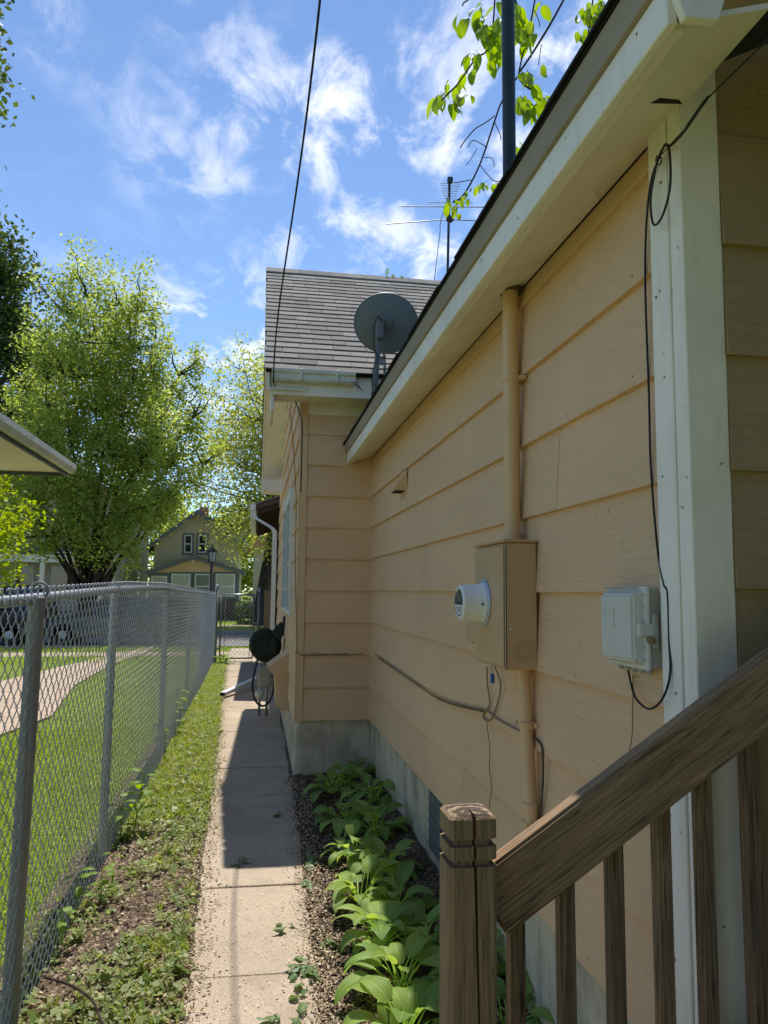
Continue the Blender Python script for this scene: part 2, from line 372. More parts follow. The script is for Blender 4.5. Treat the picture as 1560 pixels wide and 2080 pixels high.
MAT['litter'] = m_litter('seed_litter', [(0.10, 0.065, 0.035), (0.62, 0.50, 0.34), (0.18, 0.11, 0.06), (0.50, 0.39, 0.25), (0.07, 0.045, 0.03), (0.68, 0.58, 0.42), (0.26, 0.17, 0.09)])
MAT['pale'] = m_litter('pale_specks', [(0.62, 0.50, 0.34), (0.70, 0.60, 0.45), (0.50, 0.38, 0.25), (0.75, 0.66, 0.5), (0.22, 0.14, 0.08)])
MAT['chips'] = m_litter('mulch_chips', [(0.03, 0.02, 0.014), (0.09, 0.06, 0.04), (0.05, 0.033, 0.022), (0.14, 0.095, 0.06), (0.36, 0.26, 0.17), (0.04, 0.027, 0.02), (0.10, 0.07, 0.05)])

def m_galv():
    N = NT('galvanised_steel'); a = N.noise(N.coord((25, 25, 4)), 1, 5, 0.6)
    c = N.mix(N.rng(a, 0.3, 0.7), (0.30, 0.335, 0.37), (0.46, 0.50, 0.54))
    return N.bsdf(c, 0.42, 0.75, N.bump(a, 0.1, 0.002), 0.5)
MAT['galv'] = m_galv()
MAT['wire'] = m_plain('galvanised_wire', (0.46, 0.49, 0.53), 0.34, 0.45, 0.1, 0.0, spec=.6)
def m_oldpost():
    N = NT('weathered_post_metal'); a = N.noise(N.coord((70, 70, 1.2)), 1, 5, 0.65); b = N.noise(N.coord((6, 6, 2.5)), 1, 5, 0.6)
    c = N.mix(N.rng(a, 0.35, 0.7), (0.14, 0.138, 0.132), (0.34, 0.335, 0.32)); c = N.mix(N.rng(b, 0.5, 0.75, 0, 0.4), c, (0.20, 0.195, 0.13))
    return N.bsdf(c, 0.6, 0.0, N.bump(a, 0.25, 0.002), 0.4)
MAT['oldpost'] = m_oldpost()
def m_shingle():
    N = NT('asphalt_shingle'); f = N.noise(N.coord((120,) * 3), 1, 4, 0.7); a = N.noise(N.coord((5,) * 3), 1, 5)
    r = N.rnd(); c = N.mix(r, (0.125, 0.118, 0.108), (0.25, 0.236, 0.215))
    c = N.mix(N.rng(f, 0.45, 0.65, 0, 0.7), c, (0.30, 0.285, 0.26)); c = N.mix(N.rng(f, 0.42, 0.30, 0, 0.7), c, (0.05, 0.047, 0.043))
    c = N.mix(N.rng(a, 0.55, 0.8, 0, 0.5), c, (0.10, 0.095, 0.085))
    return N.bsdf(c, 0.95, normal=N.bump(f, 0.6, 0.004), spec=0.2)
MAT['shingle'] = m_shingle()
MAT['shedge'] = m_plain('shingle_edge', (0.02, 0.02, 0.022), 0.9, scale=60)
MAT['mast'] = m_plain('dark_mast_steel', (0.045, 0.055, 0.06), 0.42, 0.5, 0.2)
MAT['dish'] = m_plain('grey_dish', (0.15, 0.165, 0.17), 0.55, 0.0, 0.06, 0.02, 12)
MAT['dishpole'] = m_plain('grey_dish_pole', (0.16, 0.16, 0.155), 0.5, 0.2)
MAT['boxtan'] = m_plain('meter_box_paint', (0.56, 0.37, 0.205), 0.42, 0, 0.05, 0.02, 10)
MAT['meterw'] = m_plain('meter_white', (0.80, 0.80, 0.76), 0.28, 0, 0.03, 0.01, 8)
MAT['ringg'] = m_plain('meter_ring', (0.42, 0.46, 0.52), 0.4, 0.3, 0.05)
MAT['nid'] = m_plain('grey_box_plastic', (0.62, 0.595, 0.53), 0.45, 0, 0.06, 0.02, 9)
MAT['nidback'] = m_plain('grey_box_back', (0.40, 0.385, 0.34), 0.5, 0, 0.1, 0.02, 20)
MAT['nail'] = m_plain('nail_head_rust', (0.20, 0.13, 0.08), .7)
MAT['blue'] = m_plain('blue_seal', (0.01, 0.10, 0.34), 0.3, 0, 0.1)
MAT['dark'] = m_plain('dark_opening', (0.01, 0.01, 0.01), 0.8)
MAT['slate'] = m_plain('slate_grey_paint', (0.08, 0.10, 0.11), 0.55)
MAT['reel'] = m_plain('green_reel_plastic', (0.010, 0.028, 0.024), 0.38, 0, 0.15)
def m_glass(name, tint=(0.02, 0.025, 0.03), rough=0.06):
    N = NT(name); return N.bsdf(tint, rough, 0.0, None, 0.8)
MAT['glass'] = m_glass('window_glass'); MAT['glassb'] = m_glass('pale_window_glass', (0.16, 0.19, 0.20), 0.08)
MAT['dome'] = NT('clear_dome').bsdf((0.95, 0.97, 0.97), 0.03, 0.0, None, 0.5, **{'Transmission Weight': 1.0, 'IOR': 1.08})
MAT['lens'] = m_glass('meter_lens', (0.07, 0.08, 0.09), 0.08)
MAT['vinyl'] = m_plain('white_vinyl', (0.74, 0.76, 0.76), 0.35, 0, 0.04, 0.01, 8)
MAT['railwood'] = m_wood('stair_wood', (0.13, 0.078, 0.043), (0.50, 0.32, 0.17), (0.26, 0.195, 0.13), 0.45)
MAT['postwood'] = m_wood('post_wood', (0.16, 0.098, 0.052), (0.48, 0.31, 0.16), (0.25, 0.185, 0.115), 0.45)
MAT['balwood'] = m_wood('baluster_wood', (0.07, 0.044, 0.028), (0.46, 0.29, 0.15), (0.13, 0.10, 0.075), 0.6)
MAT['fencewood'] = m_wood('brown_fence_wood', (0.12, 0.06, 0.03), (0.26, 0.14, 0.07), (0.2, 0.14, 0.09), 0.4)
MAT['tanwood'] = m_wood('tan_board_wood', (0.20, 0.13, 0.07), (0.38, 0.26, 0.15), (0.3, 0.22, 0.14), 0.4)
MAT['darkwood'] = m_plain('dark_brown_stain', (0.055, 0.032, 0.022), 0.7, scale=20)
MAT['brownpaint'] = m_plain('brown_trim_paint', (0.085, 0.06, 0.052), 0.6, scale=12)

# ------------------------------------------------------------------ ground, walk, street
def zfence(Y): return np.interp(Y, [0, 2.7, 5.1, 7.3, 16.2, 18], [1.50, 1.525, 1.574, 1.584, 1.46, 1.44])
def grid_sheet(name, x0f, x1f, y0, y1, nx, ny, zf, mat):
    V = []; 
    for j in range(ny + 1):
        y = y0 + (y1 - y0) * j / ny; a, b = x0f(y), x1f(y)
        for i in range(nx + 1):
            x = a + (b - a) * i / nx; V.append((x, y, zf(x, y, i / nx)))
    Fq = [(j * (nx + 1) + i, j * (nx + 1) + i + 1, (j + 1) * (nx + 1) + i + 1, (j + 1) * (nx + 1) + i) for j in range(ny) for i in range(nx)]
    o = npmesh(name, V, Fq, mat); o.data.polygons.foreach_set('use_smooth', [True] * len(Fq)); return tag(o, kind='structure')
_ph = [(U(2, 30), U(2, 30), U(0, 6.28)) for _ in range(14)]
def bumpy(x, y, amp=1.0): return amp * sum(math.sin(a * x + b * y + c) for a, b, c in _ph) / 14
LW = lambda Y: float(np.interp(Y, [0, 3, 4.65, 6.9, 12.2, 17.3, 22], [-0.15, -0.205, -0.25, -0.295, -0.45, -0.58, -0.60]))
RW = lambda Y: float(np.interp(Y, [0, 3, 4.65, 6.9, 12.2, 17.3, 22], [0.22, 0.275, 0.315, 0.345, 0.355, 0.36, 0.36]))

me = bpy.data.meshes.new('ground'); S_ = 700
me.from_pydata([(-S_, -S_, -0.09), (S_, -S_, -0.09), (S_, S_, -0.09), (-S_, S_, -0.09)], [], [(0, 1, 2, 3)])
tag(link('ground', me, MAT['lawn']), kind='structure')
grid_sheet('garden_bed_left', lambda y: -1.05, lambda y: LW(y) + 0.03, 0.3, 17.0, 26, 300,
           lambda x, y, t: -0.075 + 0.06 * min(1, t * 1.6) + bumpy(x, y, 0.028) * (1 - 0.6 * t), MAT['soil'])
grid_sheet('garden_bed_right', lambda y: RW(y) - 0.03, lambda y: 1.08, 0.3, 6.60, 26, 150,
           lambda x, y, t: -0.015 + 0.085 * t ** 1.4 + bumpy(x, y, 0.03) * min(1, t * 4 + 0.1), MAT['mulch'])
grid_sheet('gravel_edge', lambda y: RW(y) - 0.02, lambda y: 0.42, 6.5, 16.8, 4, 80, lambda x, y, t: 0.0 + bumpy(x, y, 0.02) * t + 0.02 * t, MAT['mulch'])
# concrete walk, one slab each
walk = MB().add([(LW(0) - .01, 0.2, -0.03), (RW(0) + .01, 0.2, -0.03), (RW(20) + .01, 20.8, -0.03), (LW(20) - .01, 20.8, -0.03)], [(0, 1, 2, 3)]).build('walkway', MAT['soil']); tag(walk, kind='structure')
ys = [0.3, 1.45, 2.42, 3.29, 4.22, 5.10, 6.02, 6.93, 7.8, 8.65, 9.45, 10.4, 11.3, 12.2, 13.1, 14.0, 14.9, 15.8, 16.8, 17.7, 18.6, 19.5, 20.6]
for a, b in zip(ys[:-1], ys[1:]):
    g = 0.0025; za, zb, tl = U(-.005, .004), U(-.005, .004), U(-.004, .004)
    ring = []; 
    n = 7
    L = [(LW(a + (b - a) * k / n) + U(-.012, .012), a + g + (b - a - 2 * g) * k / n) for k in range(n + 1)]
    R = [(RW(a + (b - a) * k / n) + U(-.010, .010), a + g + (b - a - 2 * g) * k / n) for k in range(n + 1)]
    poly = [(x, y, za + (zb - za) * (y - a) / (b - a) - tl) for x, y in L] + [(x, y, za + (zb - za) * (y - a) / (b - a) + tl) for x, y in R[::-1]]
    mb = MB().prism([(x, y, z - 0.07) for x, y, z in poly], (0, 0, 0.07))
    mb.build('slab', MAT['walk'], walk, bevel=0.0035)
# neighbour's concrete path
pp = [onZ(*p, -0.06) for p in [(-160, 1560), (0, 1492), (104, 1454), (150, 1392), (225, 1350), (312, 1320), (312, 1312), (192, 1338), (90, 1362), (0, 1384), (-160, 1400)]]
tag(MB().prism([(p.x, p.y, -0.078) for p in pp], (0, 0, 0.018)).build('path', MAT['path']), kind='structure')
# street, kerbs, verge walk
tag(MB().box((-90, 22.3, -0.16), (90, 28.4, -0.085)).build('street', MAT['asphalt']), kind='structure')
tag(MB().box((-90, 22.1, -0.2), (90, 22.3, -0.035)).build('kerb', MAT['curb'], bevel=0.02), kind='structure')
tag(MB().box((-90, 28.4, -0.2), (90, 28.6, 0.04)).build('kerb', MAT['curb'], bevel=0.02), kind='structure')
tag(MB().box((-90, 28.6, -0.15), (90, 70, 0.03)).build('far_lawn', MAT['lawn']), kind='structure')
tag(MB().box((-90, 31.6, -0.1), (90, 33.1, 0.036)).build('pavement', MAT['path']), kind='structure')
tag(MB().box((-40, 19.3, -0.12), (RW(18), 20.5, -0.083)).build('front_pavement', MAT['path']), kind='structure')

# ------------------------------------------------------------------ the tan house
house = thing('house', (1.0, 6.5, 0), 'tan lap-sided house with white eaves and grey shingled gable along the walk', 'house')
WX, BY, SX, EY = 1.0, 6.55, 0.37, 1.58     # wing wall x, bump wall y, side wall x, end wall y
Z0, EXP = 0.466, 0.2735
def board(parent, p0, p1, zb, h, out, mat, lap=0.021):
    """a lap board along p0->p1 (xy), bottom edge proud by lap in direction out"""
    p0, p1, out = Vector((*p0, 0)), Vector((*p1, 0)), Vector((*out, 0)); n = max(2, int((p1 - p0).length / 0.5)); w0 = U(-.001, .001)
    rings = []
    ph, am = U(0, 6), U(0.0004, 0.0020)
    for k in range(n + 1):
        c = p0.lerp(p1, k / n); wv = math.sin(ph + k * 1.3) * am
        b = zb + wv + w0
        rings.append([c + out * lap + Vector((0, 0, b)), c + out * (lap + 0.0005) + Vector((0, 0, b + 0.004)), c + out * 0.002 + Vector((0, 0, zb + h)), c - out * 0.012 + Vector((0, 0, zb + h)), c - out * 0.012 + Vector((0, 0, b + .002)), ])
    MB().loft(rings).build('siding_board', mat, parent)
def courses(parent, p0, p1, out, z0, ztop, mat, joints=None, clip=None):
    k = 0
    while z0 + k * EXP < ztop - 0.01:
        zb = z0 + k * EXP; h = min(EXP + 0.012, ztop - zb)
        cuts = [0.0] + sorted((joints or {}).get(k, [])) + [1.0]
        a, b = Vector(p0), Vector(p1)
        if clip: 
            lo, hi = clip(zb)
            cuts = [max(lo, min(hi, c)) for c in cuts]
        for c0, c1 in zip(cuts[:-1], cuts[1:]):
            L = (b - a).length
            if (c1 - c0) * L < 0.02: continue
            e = 0.0022 / L
            q0 = a.lerp(b, c0 + (e if c0 > 0 else 0)); q1 = a.lerp(b, c1 - (e if c1 < 1 else 0))
            board(parent, q0, q1, zb, h, out, mat)
        k += 1
# wing side wall (faces -x)
wing = MB().box((WX + 0.014, EY + 0.02, 0.42), (WX + 0.06, BY + 0.3, 2.80)).build('side_wall', MAT['darkwood'], house)
fy = lambda Y: (Y - 1.70) / (6.548 - 1.70)
courses(wing, (WX, 1.70), (WX, 6.548), (-1, 0), Z0, 2.735, MAT['siding_y'],
        {0: [fy(3.55)], 1: [fy(2.02)], 2: [fy(5.1)], 3: [fy(3.05)], 4: [fy(4.4)], 5: [fy(2.36)], 6: [fy(5.35)], 7: [fy(3.9)]})
# bump wall (faces -y)
bump_ = MB().box((SX + 0.03, BY + 0.014, 0.42), (1.9, BY + 0.06, 3.22)).build('back_wall', MAT['siding_x'], house)
courses(bump_, (SX + 0.052, BY), (WX + 0.004, BY), (0, -1), Z0 - 0.008, 3.16, MAT['siding_x'], {})
MB().box((SX + 0.045, BY - 0.012, 3.10), (1.6, BY + 0.02, 3.205)).build('frieze_board', MAT['soffit'], house, bevel=0.002)
# front-house gable wall (faces -x)
ER, EN, RY, RZ, EZ = 6.20, 11.70, 8.95, 5.46, 3.42          # eave y near/far, ridge y/z, eave z
gab = MB().prism([(SX + 0.014, BY + .02, 0.42), (SX + 0.014, 12.6, 0.42), (SX + 0.014, 12.6, 2.9), (SX + 0.014, 11.4, 3.3), (SX + 0.014, RY, RZ - 0.25), (SX + 0.014, BY + .02, 3.35)], (0.05, 0, 0)).build('gable_wall', MAT['siding_y'], house)
def gclip(z):
    if z < 3.1: return 0.0, 1.0
    t = (z + 0.27 - 3.35) / 0.742
    a = max(0, t) / (12.6 - BY); b = (11.3 - max(0, t) - BY) / (12.6 - BY)
    return (a, b) if b > a else (0, 0)
courses(gab, (SX, BY + 0.05), (SX, 12.6), (-1, 0), Z0 - 0.008, 5.1, MAT['siding_y'], {1: [0.35], 3: [0.7], 2: [0.2]}, gclip)
# foundations
fd = MB().box((WX + 0.012, EY, -0.1), (WX + 0.2, BY + .05, 0.50)).build('foundation', MAT['found'], house, bevel=0.006)
MB().box((SX + 0.012, BY + 0.012, -0.1), (1.2, BY + 0.3, 0.47)).build('foundation', MAT['found'], house, bevel=0.012)
MB().hexa([(SX - 0.02, BY + 0.02, -0.1), (SX + 0.2, BY + 0.02, -0.1), (SX + 0.2, 12.6, -0.1), (SX - 0.02, 12.6, -0.1)], [(SX + 0.004, BY + 0.016, 0.468), (SX + 0.2, BY + 0.016, 0.468), (SX + 0.2, 12.6, 0.468), (SX + 0.004, 12.6, 0.468)]).build('foundation', MAT['found'], house, bevel=0.012)
# corner boards at the bump corner (tan) and inner corner strip
MB().box((SX - 0.008, BY - 0.020, 0.452), (SX + 0.05, BY + 0.0, 3.2)).build('corner_board', MAT['tan'], house, bevel=0.002)
MB().box((SX - 0.020, BY - 0.0205, 0.455), (SX - 0.0085, BY + 0.045, 3.2)).build('corner_board', MAT['tan'], house, bevel=0.002)
MB().box((WX - 0.016, BY - 0.02, 0.47), (WX - 0.001, BY - 0.001, 2.72)).build('corner_strip', MAT['tan'], house, bevel=0.001)
# white corner boards of the wing
MB().box((WX - 0.028, 1.625, 0.05), (WX + 0.012, 1.708, 2.80)).build('corner_board', MAT['white'], house, bevel=0.003)
MB().box((WX - 0.024, EY + 0.0012, 0.05), (WX + 0.012, 1.622, 2.80)).build('corner_board', MAT['white'], house, bevel=0.003)
MB().box((WX - 0.0245, EY - 0.0125, 0.05), (WX + 0.079, EY + 0.0008, 2.95)).build('corner_board', MAT['white'], house, bevel=0.003)
# end wall of the wing (faces the camera)
PW = 0.52                                                     # wing roof pitch
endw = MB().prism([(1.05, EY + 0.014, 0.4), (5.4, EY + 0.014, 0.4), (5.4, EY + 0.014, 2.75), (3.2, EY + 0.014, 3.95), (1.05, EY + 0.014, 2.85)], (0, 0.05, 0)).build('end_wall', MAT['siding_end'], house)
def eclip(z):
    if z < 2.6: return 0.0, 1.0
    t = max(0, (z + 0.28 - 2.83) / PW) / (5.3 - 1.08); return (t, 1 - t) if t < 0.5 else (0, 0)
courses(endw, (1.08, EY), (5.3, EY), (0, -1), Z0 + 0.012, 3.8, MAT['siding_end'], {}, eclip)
MB().box((1.05, EY + 0.03, -0.1), (5.4, EY + 0.2, 0.5)).build('foundation', MAT['found'], house)
# wing eave: soffit, white fascia, weathered edge board, shingles
MB().hexa([(0.788, 1.262, 2.675), (0.995, 1.262, 2.740), (0.995, 6.52, 2.740), (0.788, 6.52, 2.675)], [(0.788, 1.262, 2.687), (0.995, 1.262, 2.752), (0.995, 6.52, 2.752), (0.788, 6.52, 2.687)]).build('soffit', MAT['soffit'], house)
MB().box((0.764, 1.255, 2.666), (0.787, 6.525, 2.760)).build('fascia', MAT['white'], house, bevel=0.003)
MB().box((0.7875, 1.27, 2.668), (0.812, 6.52, 2.681)).build('fascia_lip', MAT['soffit'], house, bevel=0.002)
MB().hexa([(0.752, 1.25, 2.7605), (0.776, 1.25, 2.7605), (0.776, 6.535, 2.7605), (0.752, 6.535, 2.7605)], [(0.742, 1.25, 2.833), (0.776, 1.25, 2.833), (0.776, 6.535, 2.833), (0.742, 6.535, 2.833)]).build('edge_board', MAT['drip'], house, bevel=0.002)
rf = MB(); EX, EZ0 = 0.738, 2.8335
rf.hexa([(EX, 1.20, EZ0), (3.2, 1.20, EZ0 + 2.47 * PW), (3.2, 6.54, EZ0 + 2.47 * PW), (EX, 6.54, EZ0)], [(EX, 1.20, EZ0 + .008), (3.2, 1.20, EZ0 + .02 + 2.47 * PW), (3.2, 6.54, EZ0 + .02 + 2.47 * PW), (EX, 6.54, EZ0 + .008)])
rf.hexa([(3.2, 1.20, EZ0 + 2.47 * PW), (5.75, 1.20, 2.78), (5.75, 6.54, 2.78), (3.2, 6.54, EZ0 + 2.47 * PW)], [(3.2, 1.20, EZ0 + .02 + 2.47 * PW), (5.75, 1.20, 2.80), (5.75, 6.54, 2.80), (3.2, 6.54, EZ0 + .02 + 2.47 * PW)])
wroof = rf.build('wing_roof', MAT['shedge'], house)
y = 1.19
while y < 6.5:                                                # uneven shingle ends along the eave
    w = U(0.28, 0.33); d = U(0.0, 0.008); y2 = min(y + w - .004, 6.54)
    MB().hexa([(EX - .006 - d, y, EZ0 + .005), (EX + .13, y, EZ0 + .08), (EX + .13, y2, EZ0 + .08), (EX - .006 - d, y2, EZ0 + .005)], [(EX - .007 - d, y, EZ0 + .012), (EX + .13, y, EZ0 + .09), (EX + .13, y2, EZ0 + .09), (EX - .007 - d, y2, EZ0 + .012 + U(0, .003))]).build('shingle', MAT['shedge'], wroof)
    y += w
# rake of the wing gable at the near end
def rk(x, dz): return EZ0 + (x - EX) * PW + dz
MB().prism([(0.79, 1.235, 2.668), (0.763, 1.235, 2.74), (0.763, 1.235, rk(0.763, -.002)), (3.2, 1.235, rk(3.2, -.002)), (3.2, 1.235, rk(3.2, -0.13)), (0.90, 1.235, rk(.90, -.13)), (0.862, 1.235, 2.672)], (0, 0.02, 0)).build('rake_board', MAT['white'], house, bevel=0.003)
MB().prism([(0.80, 1.262, rk(0.80, -0.035)), (3.2, 1.262, rk(3.2, -0.035)), (3.2, 1.262, rk(3.2, -0.02)), (0.80, 1.262, rk(0.80, -0.02))], (0, EY - 1.24, 0)).build('rake_soffit', MAT['tan'], house)
MB().prism([(0.81, 1.2565, 2.682), (0.862, 1.2565, 2.688), (0.90, 1.2565, rk(.90, -.13)), (1.0, 1.2565, rk(1.0, -.13)), (1.0, 1.2565, rk(1.0, -.04)), (0.81, 1.2565, rk(.81, -.04))], (0, .012, 0)).build('return_board', MAT['white'], house)
MB().prism([(0.885, 1.535, 2.7045), (0.985, 1.565, 2.7355), (0.965, 1.545, 2.7285), (0.90, 1.52, 2.708)], (0, 0, 0.003)).build('soffit_gap', MAT['dark'], house)
MB().hexa([(0.925, 1.93, 2.716), (0.988, 2.02, 2.735), (0.988, 2.34, 2.735), (0.945, 2.34, 2.722)], [(0.925, 1.93, 2.722), (0.988, 2.02, 2.741), (0.988, 2.34, 2.741), (0.945, 2.34, 2.728)]).build('soffit_patch', MAT['white'], house)
# unseen roof added over the stoop, out of frame, to darken the end wall
MB().hexa([(1.30, -0.7, 2.62), (3.4, -0.7, 2.62), (3.4, 1.52, 2.86), (1.30, 1.52, 2.86)], [(1.30, -0.7, 2.70), (3.4, -0.7, 2.70), (3.4, 1.52, 2.94), (1.30, 1.52, 2.94)]).build('shade_roof', MAT['darkwood'], house)
for x in (1.36, 3.3): MB().box((x, -0.66, 0), (x + .09, -0.57, 2.64)).build('shade_roof_post', MAT['postwood'], house)
MB().box((1.3, -0.6, 0.55), (3.4, 1.40, 0.62)).build('stoop_deck', MAT['railwood'], house)

nail = MB().lathe([(0.0032, 0), (0.003, .0016), (0.0, .0018)], (0, 0, 0), (-1, 0, 0), 7)
nme = bpy.data.meshes.new('nail_head'); nme.from_pydata(nail.v, [], nail.f); nme.materials.append(MAT['nail'])
def nail_at(x, y, z, rz=0.0, s_=1.0):
    o = bpy.data.objects.new('nail_head', nme); COL.objects.link(o); o.parent = house; o.location = (x - 1.0, y - 6.5, z); o.rotation_euler = (0, 0, rz); o.scale = (s_,) * 3
for k in range(8):
    y = 1.78 + U(0, .3)
    while y < 6.3:
        if RNG.random() < .75: nail_at(WX - 0.0205, y, Z0 + k * EXP + U(.02, .035), 0, U(.6, 1.0))
        y += U(.38, .44)
for k in range(9): nail_at(WX - 0.0282, 1.64 + U(0, .05), 0.5 + k * .26 + U(-.05, .05), 0, U(.8, 1.3))
for k in range(14): nail_at(0.7638, 1.4 + k * .37 + U(-.05, .05), 2.70 + RNG.choice([0, .035]), 0, U(.7, 1.2))
# front-house eave, gutter and shingled roof
XL = 0.035                                                     # left rake
MB().box((XL + 0.05, ER + 0.05, 3.20), (4.5, BY - 0.004, 3.212)).build('soffit', MAT['soffit'], house)
MB().box((XL + 0.04, ER + 0.03, 3.185), (4.5, ER + 0.052, 3.40)).build('fascia', MAT['white'], house, bevel=0.002)
gut = MB(); gp = [(ER + 0.028, 3.285), (ER - 0.03, 3.285), (ER - 0.045, 3.30), (ER - 0.045, 3.345), (ER - 0.062, 3.36), (ER - 0.062, 3.385), (ER - 0.055, 3.385), (ER - 0.05, 3.37), (ER + 0.022, 3.37), (ER + 0.028, 3.385)]
gut.prism([(0.085, a, b) for a, b in gp], (0.70, 0, 0)); gutter = gut.build('gutter', MAT['gutterw'], house)
for x in (0.32, 0.62): MB().box((x, ER - 0.066, 3.29), (x + 0.018, ER + 0.02, 3.392)).build('bracket', MAT['gutterw'], gutter, bevel=0.002)
roof = MB().prism([(XL, ER, EZ - 0.02), (XL, RY, RZ - 0.02), (XL, EN, EZ - 0.02), (XL, EN, EZ - 0.14), (XL, RY, RZ - 0.14), (XL, ER, EZ - 0.14)][:3] + [(XL, EN, EZ - 0.06), (XL, RY, RZ - 0.06), (XL, ER, EZ - 0.06)], (5.5, 0, 0)).build('gable_roof', MAT['shedge'], house)
# rake boards and rake soffit of the front gable
for sgn, ye in ((-1, ER), (1, EN)):
    MB().prism([(XL + 0.012, ye, EZ - 0.062), (XL + 0.012, RY, RZ - 0.062), (XL + 0.012, RY, RZ - 0.21), (XL + 0.012, ye, EZ - 0.21)], (0.022, 0, 0)).build('rake_board', MAT['white'], house)
    MB().prism([(XL + 0.036, ye, EZ - 0.20), (XL + 0.036, RY, RZ - 0.20), (XL + 0.036, RY, RZ - 0.188), (XL + 0.036, ye, EZ - 0.188)], (SX - XL - 0.03, 0, 0)).build('rake_soffit', MAT['soffit'], house)
MB().box((XL + 0.015, EN - 0.35, 3.02), (SX + 0.0, EN + 0.02, 3.20)).build('eave_return', MAT['white'], house, bevel=0.004)
MB().box((XL + 0.05, ER + 0.053, 3.05), (XL + 0.075, 6.9, 3.24)).build('eave_return', MAT['white'], house, bevel=0.004)
# shingles: courses of tabs, each its own piece
slope = math.atan2(RZ - EZ, RY - ER); SL = math.hypot(RZ - EZ, RY - ER)
tabs = []
for v in range(4):
    w, h, th = 0.302, 0.165, 0.0075
    mb = MB(); j = [U(-.004, .004) for _ in range(4)]
    mb.hexa([(0, j[0], 0.006), (w, j[1], 0.006), (w, h, -0.0015), (0, h, -0.0015)], [(0, j[0], 0.006 + th + U(0, .003)), (w, j[1], 0.006 + th + U(0, .003)), (w, h, 0.003), (0, h, 0.003)])
    me = bpy.data.meshes.new('shingle'); me.from_pydata(mb.v, [], mb.f); me.materials.append(MAT['shingle']); tabs.append(me)
NC = 24; ex = SL / NC; nsh = 0; rest = MB()
for c in range(NC):
    off = (c % 2) * 0.152 + U(-.02, .02); x = XL - 0.012 - off; y0 = c * ex
    xmax = 0.95 + c * 0.062
    while x < 4.2:
        x0 = max(x, XL - 0.012)
        py, pz = ER - 0.035 + math.cos(slope) * y0, EZ - 0.035 * 0.742 + math.sin(slope) * y0 - 0.018
        if x0 < xmax + 0.25 and nsh < 300:
            o = bpy.data.objects.new('shingle', RNG.choice(tabs)); COL.objects.link(o); o.parent = roof
            o.location = (x0 - 1.0, py - 6.5, pz); o.rotation_euler = (slope, U(-.004, .004), U(-.004, .004))
            o.scale = ((x + 0.302 - x0 - 0.004) / 0.302, 1, 1); nsh += 1
        else:
            cs, sn = math.cos(slope), math.sin(slope)
            q = lambda a, b, h: (a, py + cs * b - sn * h, pz + sn * b + cs * h)
            rest.hexa([q(x0, 0, .006), q(x + .298, 0, .006), q(x + .298, .165, -.001), q(x0, .165, -.001)], [q(x0, 0, .012), q(x + .298, 0, .012), q(x + .298, .165, .003), q(x0, .165, .003)])
        x += 0.302
tag(rest.build('shingle_field', MAT['shingle'], roof), kind='stuff')
x = XL - 0.01
while x < 4.2:                                                  # ridge caps
    MB().prism([(x, RY - 0.15, RZ - 0.10), (x, RY, RZ + 0.012), (x, RY + 0.15, RZ - 0.10), (x, RY + 0.15, RZ - 0.112), (x, RY, RZ - 0.002), (x, RY - 0.15, RZ - 0.112)], (0.2, 0, 0)).build('ridge_cap', MAT['shingle'], roof); x += 0.195

# side window of the front house
win = MB().box((SX - 0.03, 7.62, 1.30), (SX + 0.03, 9.75, 1.345)).build('window', MAT['vinyl'], house, bevel=0.004)
fr = MB()
for a, b in (((7.64, 1.345), (7.73, 2.50)), ((9.66, 1.345), (9.75, 2.50)), ((7.64, 2.50), (9.75, 2.60)), ((8.62, 1.345), (8.70, 2.50))): fr.box((SX - 0.045, a[0], a[1]), (SX + 0.02, b[0], b[1]))
fr.build('frame', MAT['vinyl'], win)
for a, b in ((7.735, 8.615), (8.705, 9.655)): MB().box((SX - 0.02, a, 1.35), (SX - 0.014, b, 2.495)).build('pane', MAT['glassb'], win)
# foundation vent on the wing
vn = MB().box((WX + 0.0, 4.02, 0.13), (WX + 0.011, 4.30, 0.455)).build('foundation_vent', MAT['slate'], house)
for k in range(5): MB().hexa([(WX - 0.008, 4.03, 0.15 + k * .06), (WX + 0.0, 4.03, 0.15 + k * .06), (WX + 0.0, 4.29, 0.15 + k * .06), (WX - 0.008, 4.29, 0.15 + k * .06)], [(WX - 0.002, 4.03, 0.19 + k * .06), (WX - .001, 4.03, 0.19 + k * .06), (WX - .001, 4.29, 0.19 + k * .06), (WX - 0.002, 4.29, 0.19 + k * .06)]).build('louvre', MAT['slate'], vn)

# front porch beyond the gable
porch = thing('porch', (1.5, 14.5, 0), 'dark brown front porch with white gutter at the far end of the tan house', 'porch')
PY0, PY1 = 12.45, 18.2
MB().hexa([(-0.03, PY0, 2.86), (3.0, PY0, 3.9), (3.0, PY1, 3.9), (-0.03, PY1, 2.86)], [(-0.03, PY0, 2.95), (3.0, PY0, 3.99), (3.0, PY1, 3.99), (-0.03, PY1, 2.95)]).build('roof', MAT['brownpaint'], porch)
MB().hexa([(-0.05, PY0 - .03, 2.945), (3.0, PY0 - .03, 3.992), (3.0, PY1, 3.992), (-0.05, PY1, 2.945)], [(-0.05, PY0 - .03, 2.965), (3.0, PY0 - .03, 4.012), (3.0, PY1, 4.012), (-0.05, PY1, 2.965)]).build('roofing', MAT['shingle'], porch)
for k in range(12):
    yy = PY0 + 0.05 + k * 0.48
    MB().hexa([(-0.0, yy, 2.79), (0.9, yy, 3.10), (0.9, yy + .05, 3.10), (0.0, yy + .05, 2.79)], [(0.0, yy, 2.868), (0.9, yy, 3.178), (0.9, yy + .05, 3.178), (0.0, yy + .05, 2.868)]).build('rafter', MAT['darkwood'], porch)
